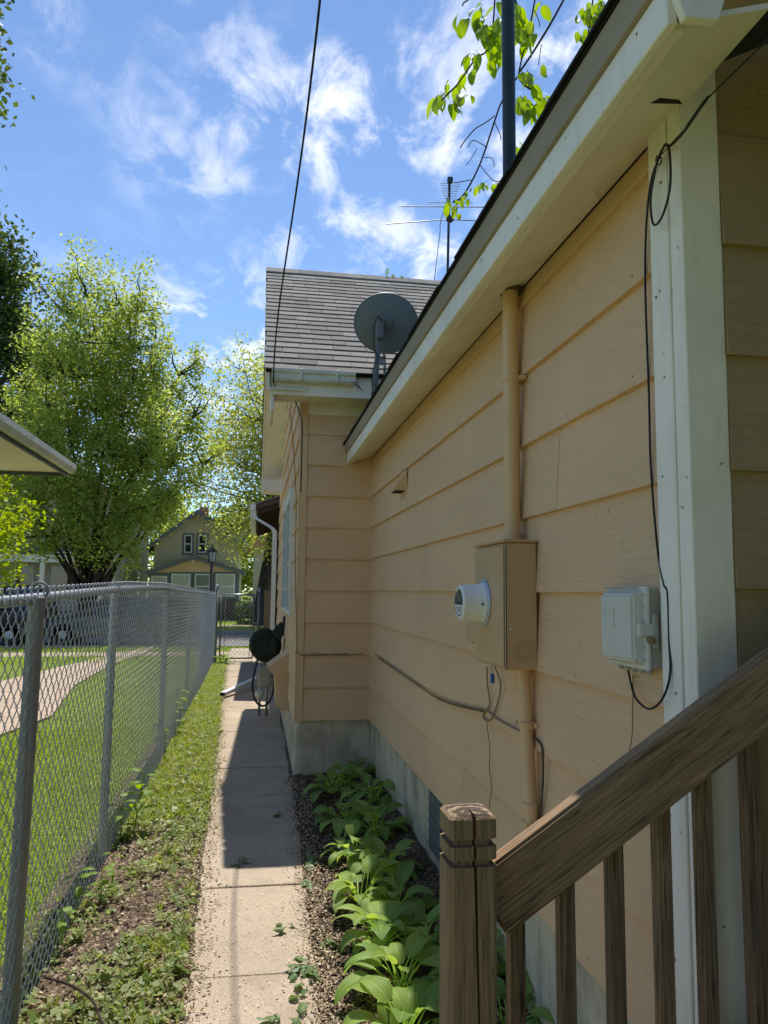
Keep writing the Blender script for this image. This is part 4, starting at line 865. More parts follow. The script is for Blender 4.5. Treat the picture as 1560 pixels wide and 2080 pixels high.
# television antenna beyond the ridge
an = thing('antenna', (2.82, 11.0, 4.0), 'old roof television antenna with thin rods on a tall mast', 'antenna')
at = onY(913, 368, 11.0); ab = onY(908, 620, 11.0)
MB().tube([(ab.x, 11, 3.8), ab, at], 0.021, 8).build('mast', MAT['mast'], an, True)
def arod(p, q, r=0.008): MB().tube([onY(*p, 11.0), onY(*q, 11.0)], r, 6).build('rod', MAT['mast'], an)
arod((785, 455), (907, 446)); arod((912, 446), (1000, 450)); arod((815, 419), (1010, 421)); arod((870, 411), (960, 412), .006)
for k in range(7): arod((895 + k, 372 + k * 5.0), (935 - k * 1.5, 374 + k * 5.0), .0045)
MB().box((at.x - .03, 10.97, at.z - .02), (at.x + .05, 11.03, at.z + .06)).build('cap', MAT['mast'], an)
MB().lathe([(0.02, 0), (0.06, .03), (0.06, .09), (0.02, .12)], onY(914, 452, 11.0), (0, 0, 1), 12).build('junction', MAT['mast'], an)
cable('guy_wire', [onY(912, 395, 10.98), onY(895, 450, 10.98), onY(894, 470, 10.98), onY(888, 520, 10.98), onY(882, 572, 10.98)], 0.006, MAT['mast'], None, None, 5, an)
# overhead wire from the house corner over the camera
wp = [onY(555, 775, ER - 0.02), onY(559, 700, 5.9), onY(570, 600, 5.4), onY(600, 400, 4.45), onY(622, 240, 3.85), onY(639, 100, 3.4), onY(650, 0, 3.12), onY(668, -170, 2.7)]
d1 = wp[-1] - wp[-2]; wp.append(wp[-1] + d1 * 3.0); wp.append(wp[-1] + Vector((d1.x, d1.y, d1.z * .8)) * 8)
ow = thing('overhead_wire', tuple(wp[0]), 'black overhead wire dropping from the sky to the gutter corner', 'wire')
cable('wire', wp, 0.0062, MAT['black'], None, None, 7, ow)
cable('wire_tail', [wp[0], onY(565, 795, 6.3), onY(577, 811, 6.45), onY(569, 795, 6.4), onY(556, 776, 6.25)], 0.004, MAT['black'], None, None, 6, ow)
cable('wire_drop', [onY(577, 789, 6.5), onY(595, 805, 6.47), onY(609, 840, 6.47), onX(614, 870, SX - .03), onX(611, 1000, SX - .03)], 0.005, MAT['black'], None, None, 6, ow)
# dry plant sprig stuck on gutter
sp = thing('dry_sprig', tuple(onY(728, 782, ER - .07)), 'dry dark sprig hanging from the gutter end', 'sprig')
cable('stem', [onY(712, 776, ER - .07), onY(722, 778, ER - .07), onY(733, 790, ER - .07)], 0.003, MAT['twig'], None, None, 5, sp)
for k in range(6):
    c = onY(722 + k * 2, 779 + k * 2, ER - .07); MB().tube([c, c + Vector((U(-.02, .03), 0, U(-.04, -.02)))], [0.004, .001], 5).build('leaflet', MAT['twig'], sp)
# weeds growing on the ridge
for k, (px, py) in enumerate([(786, 560), (797, 562), (815, 565), (830, 568)]):
    b = onY(px, py + 4, RY); t = thing('ridge_weed', tuple(b), ['tallest green weed sprouting on the roof ridge', 'small weed right beside the tallest one on the ridge', 'third green sprig along the roof ridge', 'rightmost tiny sprig on the roof ridge'][k], 'weed', 'weeds on the roof ridge')
    hgt = [0.13, 0.06, 0.07, 0.05][k]
    MB().tube([b, b + Vector((0, 0, hgt))], 0.004, 5).build('stem', MAT['sapling'], t)
    for j in range(8 if k == 0 else 4):
        p = b + Vector((0, 0, hgt * (0.25 + .75 * j / 8))); a = U(0, 6.28); d = Vector((math.cos(a), math.sin(a) * .4, U(0, .6))) * 0.045; s_ = Vector((0, 0, .012))
        MB().add([p, p + d * .5 + s_, p + d, p + d * .5 - s_], [(0, 1, 2, 3)]).build('leaf', MAT['sapling'], t)

# hose reel, hose, timber hood, downspout extension
hr = thing('hose_reel', (0.2, 9.3, 0.85), 'dark green plastic hose reel mounted on the side wall', 'hose reel')
rc = onY(541, 1312, 9.2)
MB().lathe([(0.05, -0.02), (0.19, -0.015), (0.195, 0.0), (0.185, 0.012), (0.06, 0.02)], rc, (0.35, -1, 0), 28).build('side_disc', MAT['reel'], hr, True, autos=40)
MB().lathe([(0.05, -0.02), (0.19, -0.015), (0.195, 0.0), (0.185, 0.012), (0.06, 0.02)], rc + Vector((-.02, .30, 0)), (0.35, -1, 0), 28).build('side_disc', MAT['reel'], hr, True, autos=40)
MB().lathe([(0.13, 0), (0.13, .3)], rc + Vector((-.02, .3, 0)), (0.07, -1, 0), 20).build('drum', MAT['reel'], hr, True, autos=40)
for k in range(7):
    MB().tube([rc + Vector((0.158 * math.cos(t) - .003 * k, .04 + k * .035, 0.158 * math.sin(t))) for t in [i * math.pi / 14 for i in range(29)]], 0.014, 8).build('hose_coil', MAT['rubber'], hr, True)
wp1 = onX(578, 1283, SX - .02)
for dyy in (0, .28):
    MB().prism([rc + Vector((0.05, dyy - .03, .14)), rc + Vector((.17, dyy - .03, .06)), (SX - .02, 9.17 + dyy, 1.07), (SX - .02, 9.17 + dyy, 1.16), (SX - .06, 9.17 + dyy, 1.16)], (0, .03, 0)).build('bracket', MAT['reel'], hr)
MB().box((SX - .03, 9.12, 1.0), (SX - .014, 9.5, 1.24)).build('wall_plate', MAT['black'], hr, bevel=.004)
MB().prism([rc + Vector((-.1, -.035, .05)), rc + Vector((.1, -.035, .10)), rc + Vector((.12, -.035, -.08)), rc + Vector((-.02, -.035, -.12))], (0, .012, 0)).build('face_panel', MAT['reel'], hr, bevel=.003)
MB().tube([rc + Vector((0, -.03, .0)), rc + Vector((0, -.08, .0)), rc + Vector((-.02, -.09, .12))], 0.012, 8).build('crank', MAT['reel'], hr)
hy = 9.15
cable('garden_hose', [onY(522, 1345, hy), onY(515, 1375, hy), onY(513, 1400, hy), onY(520, 1425, hy), onY(535, 1434, hy), onY(549, 1422, hy), onY(556, 1395, hy), onY(557, 1365, hy), onY(555, 1335, hy)], 0.0125, MAT['rubber'], 'black garden hose hanging in a loop under the reel', 'hose')
# pale bucket/pipes behind the hose
ub = thing('gas_meter', (0.2, 9.7, 0.0), 'grey metal gas meter standing behind the hanging hose', 'gas meter')
g0 = onY(538, 1375, 9.7)
MB().box((g0.x - .10, 9.62, g0.z - .13), (g0.x + .08, 9.80, g0.z + .13)).build('case', MAT['nidback'], ub, bevel=0.03, seg=3)
MB().tube([(g0.x + .03, 9.7, -0.03), (g0.x + .03, 9.7, g0.z + .2), (g0.x + .1, 9.7, g0.z + .26), (SX + .01, 9.7, g0.z + .26)], 0.016, 8).build('pipe', MAT['galv'], ub, True)
MB().tube([(g0.x - .06, 9.7, -0.03), (g0.x - .06, 9.7, g0.z + .16)], 0.016, 8).build('pipe', MAT['galv'], ub, True)
MB().lathe([(0.05, 0), (0.06, .03), (0.02, .06)], (g0.x - .06, 9.64, g0.z - .2), (0, -1, 0), 14).build('regulator', MAT['nid'], ub, True)
hd = thing('timber_hood', (0.28, 8.1, 0.5), 'tan painted wooden hood with pointed top against the side wall', 'hood')
prof = [onY(px, py, 7.9) for px, py in [(581, 1329), (546, 1361), (558, 1374), (561, 1434), (573, 1444), (586, 1444)]]
prof = [(min(p.x, SX + .01), 7.9, p.z) for p in prof]; prof[0] = (SX + .01, 7.9, prof[0][2]); prof[-1] = (SX + .01, 7.9, prof[-1][2])
MB().prism(prof, (0, 0.02, 0)).build('side_panel', MAT['tan'], hd)
MB().prism([(prof[0][0], 7.925, prof[0][2]), (prof[1][0], 7.925, prof[1][2]), (prof[1][0] - .01, 7.925, prof[1][2] + .02), (prof[0][0], 7.925, prof[0][2] + .03)], (0, 0.55, 0)).build('lid', MAT['tan'], hd)
MB().prism([(prof[2][0], 7.925, prof[2][2]), (prof[3][0], 7.925, prof[3][2]), (prof[3][0] + .02, 7.925, prof[3][2]), (prof[2][0] + .02, 7.925, prof[2][2])], (0, 0.55, 0)).build('front_panel', MAT['tan'], hd)
MB().prism(prof, (0, 0.02, 0)).build('side_panel', MAT['tan'], hd).location.y += 0.56
e0 = onZ(452, 1414, 0.03); e1 = onZ(517, 1384, 0.06)
dxt = thing('downspout_extension', (e0.x, e0.y, 0), 'white downspout extension lying across the walk', 'downspout')
ev = (e1 - e0).normalized(); ew = Vector((-ev.y, ev.x, 0)).normalized() * 0.042; eh = Vector((0, 0, 0.055)); e1 = Vector((0.27, e1.y + .3, .14))
MB().hexa([e0 - ew, e0 + ew, e0 + ew + eh, e0 - ew + eh], [e1 - ew, e1 + ew, e1 + ew + eh, e1 - ew + eh]).build('spout', MAT['vinyl'], dxt, bevel=0.006)
MB().hexa([e0 - ew * .9 - ev * .002 + eh * .08, e0 + ew * .9 - ev * .002 + eh * .08, e0 + ew * .9 - ev * .002 + eh * .92, e0 - ew * .9 - ev * .002 + eh * .92], [e0 - ew * .9 + ev * .001 + eh * .08, e0 + ew * .9 + ev * .001 + eh * .08, e0 + ew * .9 + ev * .001 + eh * .92, e0 - ew * .9 + ev * .001 + eh * .92]).build('mouth', MAT['dark'], dxt)

# ------------------------------------------------------------------ plants
def leaf_mesh(name, L, Wd, pet, el0, droop, cup, nu=9, nv=8, corr=0.0, mat=None, tip=1.0, petr=0.0035, wave=0.0):
    """petiole from the origin, blade arching along +x; UV.x runs across the blade"""
    V, Fc, UV = [], [], []
    p = Vector((0, 0, 0)); a = el0
    pts = [p.copy()]
    for k in range(4):
        p = p + Vector((math.cos(a), 0, math.sin(a))) * pet / 4; a -= 0.10; pts.append(p.copy())
    mid = [p.copy()]; angs = [a]
    for k in range(nu):
        p = p + Vector((math.cos(a), 0, math.sin(a))) * L / nu; a -= droop / nu; mid.append(p.copy()); angs.append(a)
    ph = U(0, 6)
    for k in range(nu + 1):
        u = k / nu; w = Wd / 2 * max(0.02, math.sin(math.pi * min(1, u * 0.93 + 0.05) ** 0.72) ** 0.85)
        nrm = Vector((-math.sin(angs[k]), 0, math.cos(angs[k])))
        for j in range(nv + 1):
            t = 2 * j / nv - 1
            q = mid[k] + Vector((0, 1, 0)) * t * w * (1 - 0.15 * abs(cup)) + nrm * (cup * w * t * t + corr * math.cos(t * 14) * w + wave * w * math.sin(ph + u * 9 + t * 2) * abs(t))
            V.append(q); UV.append((j / nv, u))
    n0 = len(V)
    for k in range(nu):
        for j in range(nv): Fc.append((k * (nv + 1) + j, k * (nv + 1) + j + 1, (k + 1) * (nv + 1) + j + 1, (k + 1) * (nv + 1) + j))
    for k, q in enumerate(pts):
        for i in range(3):
            t = i * 2.094; V.append(q + Vector((0, math.cos(t), math.sin(t))) * petr); UV.append((0.5, 0))
    for k in range(len(pts) - 1):
        for i in range(3): Fc.append((n0 + k * 3 + i, n0 + k * 3 + (i + 1) % 3, n0 + (k + 1) * 3 + (i + 1) % 3, n0 + (k + 1) * 3 + i))
    me = bpy.data.meshes.new(name); me.from_pydata([tuple(v) for v in V], [], Fc)
    uv = me.uv_layers.new(name='UVMap')
    for l in me.loops: uv.data[l.index].uv = UV[l.vertex_index]
    me.polygons.foreach_set('use_smooth', [True] * len(me.polygons)); me.materials.append(mat); return me
HL_out = [leaf_mesh('leaf', 0.155, 0.088, 0.12, U(0.75, 1.0), U(1.5, 2.2), U(-.25, .25), 9, 8, 0.018, MAT['hosta'], wave=0.10) for _ in range(5)]
HL_in = [leaf_mesh('leaf', 0.15, 0.085, 0.14, U(1.15, 1.4), U(0.9, 1.5), U(.1, .5), 9, 8, 0.018, MAT['hosta'], wave=0.08) for _ in range(4)]
hosta_spots = [(735, 1580, .85, 'hosta clump in the shaded corner against the grey foundation'), (690, 1608, .9, 'dark hosta clump in shade nearest the house corner'), (775, 1628, .95, 'hosta clump in shade hugging the foundation wall behind the others'),
    (722, 1672, .95, 'hosta clump with the first sunlit upright leaves at the shadow edge'), (783, 1695, 1.0, 'tall leafy hosta clump half in shade before the foundation vent'), (738, 1742, .8, 'small yellow-green hosta clump with drooping sunlit leaves'),
    (800, 1775, 1.0, 'hosta clump with broad upright leaves midway along the bed'), (758, 1832, .95, 'sprawling hosta clump with leaves arching towards the walk'), (826, 1850, .92, 'hosta clump with one pale cupped leaf just left of the wooden post'),
    (800, 1922, .92, 'hosta clump with ribbed round leaves over the bare soil hollow'), (872, 1930, .9, 'dark hosta clump partly hidden by the wooden post'), (842, 2010, 1.0, 'largest hosta clump with a huge ribbed leaf low in the frame'),
    (858, 2105, 1.0, 'hosta clump cut off by the bottom edge beside the post'), (1010, 1990, .9, 'hosta clump seen between the post and the first baluster'), (1075, 2090, .95, 'hosta clump low behind the second baluster')]
for (px, py, sc, lab) in hosta_spots:
    b = onZ(px, py, 0.03); b.x = min(b.x - 0.055, 0.9); t = thing('hosta', (b.x, b.y, 0.02), lab, 'hosta', 'hostas along the foundation')
    n = 22
    for k in range(n):
        inner = k >= 14
        o = bpy.data.objects.new('leaf', RNG.choice(HL_in if inner else HL_out)); COL.objects.link(o); o.parent = t
        a = k * 2.399 + U(-.3, .3)
        o.location = (U(-.02, .02), U(-.02, .02), 0); s_ = sc * U(.7, 1.25); o.scale = (s_, s_ * U(.85, 1.15), s_ * U(.85, 1.1)); o.rotation_euler = (U(-.25, .25), U(-.15, .2), a)

def scatter(name, pts, size, mat, tilt=0.5, aspect=(0.5, 1.0), lift=0.006, k=4):
    """small irregular flakes as separate quads"""
    n = len(pts); P = np.asarray(pts)
    s = NR.uniform(size[0], size[1], n)[:, None]; az = NR.uniform(0, 6.283, n); as_ = NR.uniform(aspect[0], aspect[1], n)[:, None]
    tx, ty = NR.normal(0, tilt, n), NR.normal(0, tilt, n)
    ux_ = np.stack([np.cos(az), np.sin(az), tx], 1); vx = np.stack([-np.sin(az), np.cos(az), ty], 1)
    c = [P - ux_ * s, P - vx * s * as_ * NR.uniform(.7, 1.2, (n, 1)), P + ux_ * s, P + vx * s * as_]
    V = np.stack(c, 1).reshape(-1, 3); V[:, 2] += lift
    return npmesh(name, V, np.arange(4 * n).reshape(-1, 4), mat)
def bed_z(x, y):
    t = (x + 1.05) / (LW(y) + 0.03 + 1.05); return -0.075 + 0.06 * min(1, t * 1.6) + bumpy(x, y, 0.028) * (1 - 0.6 * t)
def rbed_z(x, y):
    a, b = RW(y) - 0.03, 1.08; t = max(0, (x - a) / (b - a)); return -0.015 + 0.085 * t ** 1.4 + bumpy(x, y, 0.03) * min(1, t * 4 + .1)
def pick(n, fn):
    out = []
    while len(out) < n:
        q = fn()
        if q is not None: out.append(q)
    return out
def s_left():
    y = 1.6 + 15 * RNG.random() ** 2.0; x = U(-1.0, LW(y) + .04); return (x, y, bed_z(x, y))
def s_left_edge():
    y = 1.8 + 14 * RNG.random() ** 1.7; x = LW(y) + RNG.gauss(-0.015, 0.05); return (x, y, max(bed_z(x, y), 0.002 if x > LW(y) else -1))
def s_right():
    y = 1.6 + 5 * RNG.random(); x = RW(y) + abs(RNG.gauss(0, .22)) - .02; 
    return None if x > 1.0 else (x, y, rbed_z(x, y))
def s_right_edge():
    y = 1.8 + 4.8 * RNG.random(); x = RW(y) + RNG.gauss(0.03, 0.05); return (x, y, max(rbed_z(x, y), 0.002))
def s_walk():
    y = 2.0 + 12 * RNG.random() ** 1.6; x = U(LW(y), RW(y)); e = min(x - LW(y), RW(y) - x)
    return (x, y, 0.002) if RNG.random() < 0.22 + 0.9 * math.exp(-e / .06) else None
tag(scatter('seed_litter_left', pick(17000, s_left), (0.003, 0.010), MAT['litter']), 'pale seed and leaf litter on the left bed', 'litter', kind='stuff')
tag(scatter('seed_litter_walk_edge', pick(8500, s_left_edge), (0.0025, 0.009), MAT['litter'], 0.35), 'pale litter drifted along the left edge of the walk', 'litter', kind='stuff')
tag(scatter('mulch_chips', pick(9000, s_right), (0.005, 0.015), MAT['chips'], 0.5, (.3, 1)), 'dark mulch chips in the right bed', 'mulch', kind='stuff')
tag(scatter('seed_litter_right', pick(5000, s_right) + pick(6500, s_right_edge), (0.0025, 0.008), MAT['litter'], 0.4), 'pale seed litter over the mulch beside the walk', 'litter', kind='stuff')
tag(scatter('seed_litter_walk', pick(3000, s_walk), (0.002, 0.0055), MAT['pale'], 0.2, lift=.003), 'scattered specks of litter lying on the walk', 'litter', kind='stuff')
tag(scatter('soil_crumbs', [(x, y, z) for x, y, z in pick(4500, s_left)], (0.005, 0.014), MAT['chips'], 0.6), 'soil crumbs on the left bed', 'soil', kind='stuff')
# little twigs on the walk
tw = []
for k in range(26):
    x, y, z = pick(1, s_walk)[0] if k % 3 else pick(1, s_right_edge)[0]; a = U(0, 3.14); L = U(.015, .05)
    tw.append(((x, y, 0.008), (x + math.cos(a) * L * .5, y + math.sin(a) * L * .5, 0.011), (x + math.cos(a + .3) * L, y + math.sin(a + .3) * L, 0.008)))
mb = MB()
for q in tw: mb.tube(q, 0.0018, 4)
tag(mb.build('fallen_twigs', MAT['twig']), 'tiny dark twigs scattered on the walk', 'twigs', kind='stuff')
cable('stick', [onZ(90, 1985, .02), onZ(140, 2000, .03), onZ(185, 2030, .03), onZ(210, 2085, .02)], 0.005, MAT['bark'], 'brown fallen stick lying among the weeds at lower left', 'stick')

# weeds of the left bed: rosettes of small leaves
def weed_cloud(name, spots, mat, leaf=(0.007, 0.016), n=(6, 14), spread=(0.02, 0.05), hgt=(0.01, 0.05)):
    pts = []
    for x, y, z in spots:
        r = U(*spread); h = U(*hgt)
        for _ in range(RNG.randint(*n)):
            a, q = U(0, 6.283), math.sqrt(RNG.random()) * r
            pts.append((x + q * math.cos(a), y + q * math.sin(a), z + h * RNG.random() ** .7))
    return scatter(name, pts, leaf, mat, 0.45, (0.45, 0.8), 0.004)
def s_weed_near():
    y = U(1.7, 6.0); x = U(-1.0, LW(y) - .03); d = math.sin(x * 5 + 2) + math.sin(y * 2.3 + 1) + math.sin(x * 9 - y * 4)
    return (x, y, bed_z(x, y)) if d > U(-2.2, 1.4) else None
def s_weed_far():
    y = 5.2 + 11.5 * RNG.random() ** 1.3; x = U(-0.95, LW(y) + .02); return (x, y, bed_z(x, y)) if RNG.random() < min(1, (y - 4.6) / 2.2) else None
tag(weed_cloud('bed_weeds', pick(1200, s_weed_near), MAT['weed'], (0.005, 0.017)), 'low weeds over the soil between fence and walk', 'weeds', kind='stuff')
tag(weed_cloud('clover_cover', pick(2000, s_weed_far), MAT['weed'], (0.006, 0.015), (7, 13), (0.03, 0.07), (0.01, 0.05)), 'bright low ground cover along the far part of the left strip', 'ground cover', kind='stuff')
tag(weed_cloud('violet_weeds', pick(110, s_weed_near) + pick(70, s_weed_far), MAT['weed'], (0.016, 0.032), (3, 7), (0.02, 0.05), (0.02, 0.07)), 'broader leaved weeds dotted through the left bed', 'weeds', kind='stuff')
# grass blades
def blades(name, pts, h, w, mat, lean=0.5):
    P = np.asarray(pts); n = len(P); hh = NR.uniform(h[0], h[1], n)[:, None]; az = NR.uniform(0, 6.283, n)
    side = np.stack([np.cos(az), np.sin(az), np.zeros(n)], 1) * NR.uniform(w[0], w[1], n)[:, None]
    tip = np.stack([NR.normal(0, lean, n), NR.normal(0, lean, n), np.ones(n)], 1) * hh
    V = np.stack([P - side, P + side, P + tip], 1).reshape(-1, 3)
    return npmesh(name, V, np.arange(3 * n).reshape(-1, 3), mat, k=3)
def lawn_pts(n, y0, y1, pw):
    y = y0 + (y1 - y0) * NR.random(n) ** pw; x = FX - 0.12 - (0.2 + 0.42 * y) * NR.random(n)
    pk = [(p.x, p.y) for p in pp]
    keep = np.ones(n, bool); inside = np.zeros(n, bool); j = len(pk) - 1
    for i in range(len(pk)):
        (xi, yi), (xj, yj) = pk[i], pk[j]
        c = ((yi > y) != (yj > y)) & (x < (xj - xi) * (y - yi) / (yj - yi + 1e-9) + xi); inside ^= c; j = i
    keep &= ~inside
    return np.stack([x, y, np.full(n, -0.09)], 1)[keep]
tag(blades('lawn_grass', np.concatenate([lawn_pts(60000, 3.0, 9.5, 1.1), lawn_pts(50000, 8, 21.8, 1.2)]), (0.015, 0.045), (0.0025, 0.006), MAT['blade']), 'green lawn grass beyond the fence', 'grass', kind='stuff')
def s_strip():
    y = 5.5 + 11 * RNG.random() ** 1.2; x = U(-0.9, LW(y) - .02); return (x, y, bed_z(x, y))
tag(blades('strip_grass', pick(17000, s_strip), (0.02, 0.07), (0.002, 0.005), MAT['blade']), 'thin grass growing in the left strip', 'grass', kind='stuff')
def s_verge():
    y = RNG.choice([U(28.7, 31.5), U(17.3, 19.2), U(20.6, 22.0), U(33.2, 37)]); x = U(-14, 3); return (x, y, 0.03 if y > 28 else -0.085)
tag(blades('verge_grass', pick(16000, s_verge), (0.04, 0.10), (0.008, 0.02), MAT['blade']), 'grass on the verges along the street', 'grass', kind='stuff')

def s_tuft():
    x, y, z = pick(1, s_weed_near)[0]; return [(x + RNG.gauss(0, .012), y + RNG.gauss(0, .012), z) for _ in range(14)]
tag(blades('bed_tufts', [q for _ in range(130) for q in s_tuft()], (0.03, 0.09), (0.0015, 0.003), MAT['blade'], .35), 'small grass tufts in the near left bed', 'grass', kind='stuff')
# taller single plants along the fence
SL = [leaf_mesh('leaf', 0.085, 0.06, 0.03, U(.5, .9), U(1.0, 1.6), U(-.2, .2), 6, 4, 0, MAT['sapling'], petr=0.0014) for _ in range(3)]
def sapling(px, py, hgt, nl, sc, label, lean=(0, 0)):
    b = onZ(px, py, -0.03); t = thing('sapling', (b.x, b.y, -0.03), label, 'sapling', 'young plants along the fence foot')
    MB().tube([b, b + Vector((lean[0] * .4, lean[1] * .4, hgt * .5)), b + Vector((lean[0], lean[1], hgt))], [0.005, .004, .002], 6).build('stem', MAT['sapling'], t)
    for k in range(nl):
        f = 0.35 + 0.65 * k / max(1, nl - 1); o = bpy.data.objects.new('leaf', RNG.choice(SL)); COL.objects.link(o); o.parent = t
        o.location = (lean[0] * f, lean[1] * f, hgt * f); o.scale = (sc,) * 3; o.rotation_euler = (0, U(-.2, .2), k * 2.4 + U(-.4, .4))
sapling(272, 1690, 0.36, 10, 1.15, 'tall bright green seedling beside the second fence post', (.05, .02))
sapling(245, 1705, 0.24, 7, 1.0, 'smaller seedling left of the tall one at the fence foot')
sapling(228, 1790, 0.14, 5, .7, 'short sprout against the second fence post base')
sapling(318, 1530, 0.26, 8, 1.2, 'leafy seedling at the fence between second and third post')
sapling(345, 1490, 0.36, 10, 1.4, 'bushy seedling by the third fence post')
sapling(358, 1470, 0.40, 10, 1.5, 'bright seedling just past the third fence post')
sapling(155, 1845, 0.17, 6, .85, 'low seedling in the open soil near the fence')
sapling(205, 1830, 0.15, 6, .8, 'second low seedling beside the one in open soil')
sapling(125, 1920, 0.16, 6, .7, 'sprout at the fence foot in the lower left')
# plant by the gate post
gp_ = thing('leafy_clump', (-0.62, 16.4, 0), 'leafy green clump at the foot of the left gate post', 'plant')
for k in range(26):
    o = bpy.data.objects.new('leaf', RNG.choice(HL_out)); COL.objects.link(o); o.parent = gp_; o.location = (U(-.12, .12), U(-.2, .2), U(0, .1)); s_ = U(.6, 1.1); o.scale = (s_,) * 3; o.rotation_euler = (0, U(-.3, .1), U(0, 6.28))
# wilted leaf clumps dropped on walk and mulch
WL = [leaf_mesh('leaf', 0.07, 0.045, 0.01, U(-.1, .25), U(-.4, 1.2), U(-.4, .6), 6, 4, 0, MAT['wilted'], petr=0.0015, wave=.3) for _ in range(5)]
for (px, py, n, sc, lab) in [(486, 1752, 6, .8, 'wilted leaf clump on the walk at the shadow edge'), (578, 1880, 4, .8, 'small wilted clump by the walk edge in the sun'), (612, 1966, 11, 1.0, 'largest wilted leaf heap on the soil by the walk'),
    (615, 2022, 4, 1.0, 'wilted leaves below the largest heap'), (572, 2070, 4, .9, 'yellowish wilted leaf at the bottom edge of the walk'), (635, 1750, 6, .9, 'wilted clump on the mulch just past the shadow edge'), (625, 1795, 5, .8, 'wilted clump beside the walk below the shadow edge'), (650, 1905, 3, 1.0, 'single long wilted leaf on the mulch'), (560, 1655, 4, .8, 'wilted leaves in the shaded part of the walk')]:
    b = onZ(px, py, 0.012); t = thing('wilted_leaves', (b.x, b.y, 0.01), lab, 'leaves', 'wilted leaf clumps on the ground')
    for k in range(n):
        o = bpy.data.objects.new('leaf', RNG.choice(WL)); COL.objects.link(o); o.parent = t; o.location = (U(-.035, .035) * sc, U(-.06, .06) * sc, U(0, .012)); s_ = sc * U(.7, 1.2); o.scale = (s_,) * 3; o.rotation_euler = (U(-.4, .4), U(-.3, .2), U(0, 6.28))

# ------------------------------------------------------------------ trees
def limb_path(a, b, n, wob, sag=0.0):
    a, b = Vector(a), Vector(b); L = (b - a).length; out = []
    for k in range(n + 1):
        t = k / n; p = a.lerp(b, t); w = math.sin(math.pi * t)
        out.append(p + Vector((RNG.gauss(0, wob), RNG.gauss(0, wob), RNG.gauss(0, wob * .5))) * (w if 0 < k < n else 0) * L + Vector((0, 0, -sag * w * L)))
    return out
def leaves_np(P, size, asp=0.6, flat=0.7):
    n = len(P); d = NR.normal(0, 1, (n, 3)); d[:, 2] *= flat; d /= np.linalg.norm(d, axis=1)[:, None]
    e = NR.normal(0, 1, (n, 3)); e -= d * (e * d).sum(1)[:, None]; e /= np.linalg.norm(e, axis=1)[:, None]
    s = NR.uniform(size[0], size[1], (n, 1))
    V = np.stack([P - d * s, P + e * s * asp, P + d * s, P - e * s * asp], 1).reshape(-1, 3)
    return V, np.arange(4 * n).reshape(-1, 4)
def tree(name, label, base, fork, tr, env, nclump, nleaf, lsize, lmat, crad, nlimb, group=None, bark='bark', shell=0.55, twigs=120, vdroop=0.0, limb_to=None, vert=1.0, lk=.55):
    """env(rng)->point inside the crown ; clumps of leaves around such points"""
    t = thing(name, tuple(base), label, 'tree', group)
    base, fork = Vector(base), Vector(fork)
    cl = [env() for _ in range(nclump)]
    trunk = MB(); trunk.tube([base - Vector((0, 0, .2)), base + Vector((0, 0, .15)), base.lerp(fork, .5) + Vector((RNG.gauss(0, .03), 0, 0)), fork], [tr * 1.5, tr * 1.15, tr, tr * .95], 12)
    trunk.build('trunk', MAT[bark], t, True)
    tops = limb_to or [max(cl[i::nlimb], key=lambda q: q[2]) for i in range(nlimb)]
    br = MB(); nodes = []
    for q in tops:
        q = Vector(q); p = limb_path(fork - Vector((0, 0, tr)), q, 7, 0.025, -0.04)
        br.tube(p, [tr * lk * (1 - k / 7.3) ** 1.2 + .006 for k in range(8)], 7); nodes += p[1:]
    for q in RNG.sample(cl, min(twigs, len(cl))):
        q = Vector(q); lower = [n for n in nodes if n.z < q.z + .3] or nodes
        s = min(lower, key=lambda n: (n - q).length); p = limb_path(s, q, 4, 0.05, 0.02)
        br.tube(p, [tr * .13 * (1 - k / 5) + .004 for k in range(5)], 5)
    br.build('branches', MAT[bark], t, True)
    C = np.array([tuple(c) for c in cl]); k = NR.integers(0, len(C), nleaf)
    P = C[k] + NR.normal(0, 1, (nleaf, 3)) * np.array([crad, crad, crad * vert]) ; P[:, 2] -= vdroop * NR.random(nleaf)
    V, Fq = leaves_np(P, lsize); cr = npmesh('crown', V, Fq, MAT[lmat], t); return t
def ell(c, r, shell=0.45, zpow=1.0, taper=0.0):
    c = np.array(c); r = np.array(r)
    def f():
        d = NR.normal(0, 1, 3); d /= np.linalg.norm(d); q = (shell + (1 - shell) * NR.random() ** .6) * (1 + 0.12 * math.sin(5 * d[0] + 3 * d[2] + 1) + .08 * math.sin(9 * d[2] + 4 * d[1]))
        p = d * q
        if p[2] > 0: p[:2] *= (1 - taper * p[2])
        return tuple(c + r * p)
    return f
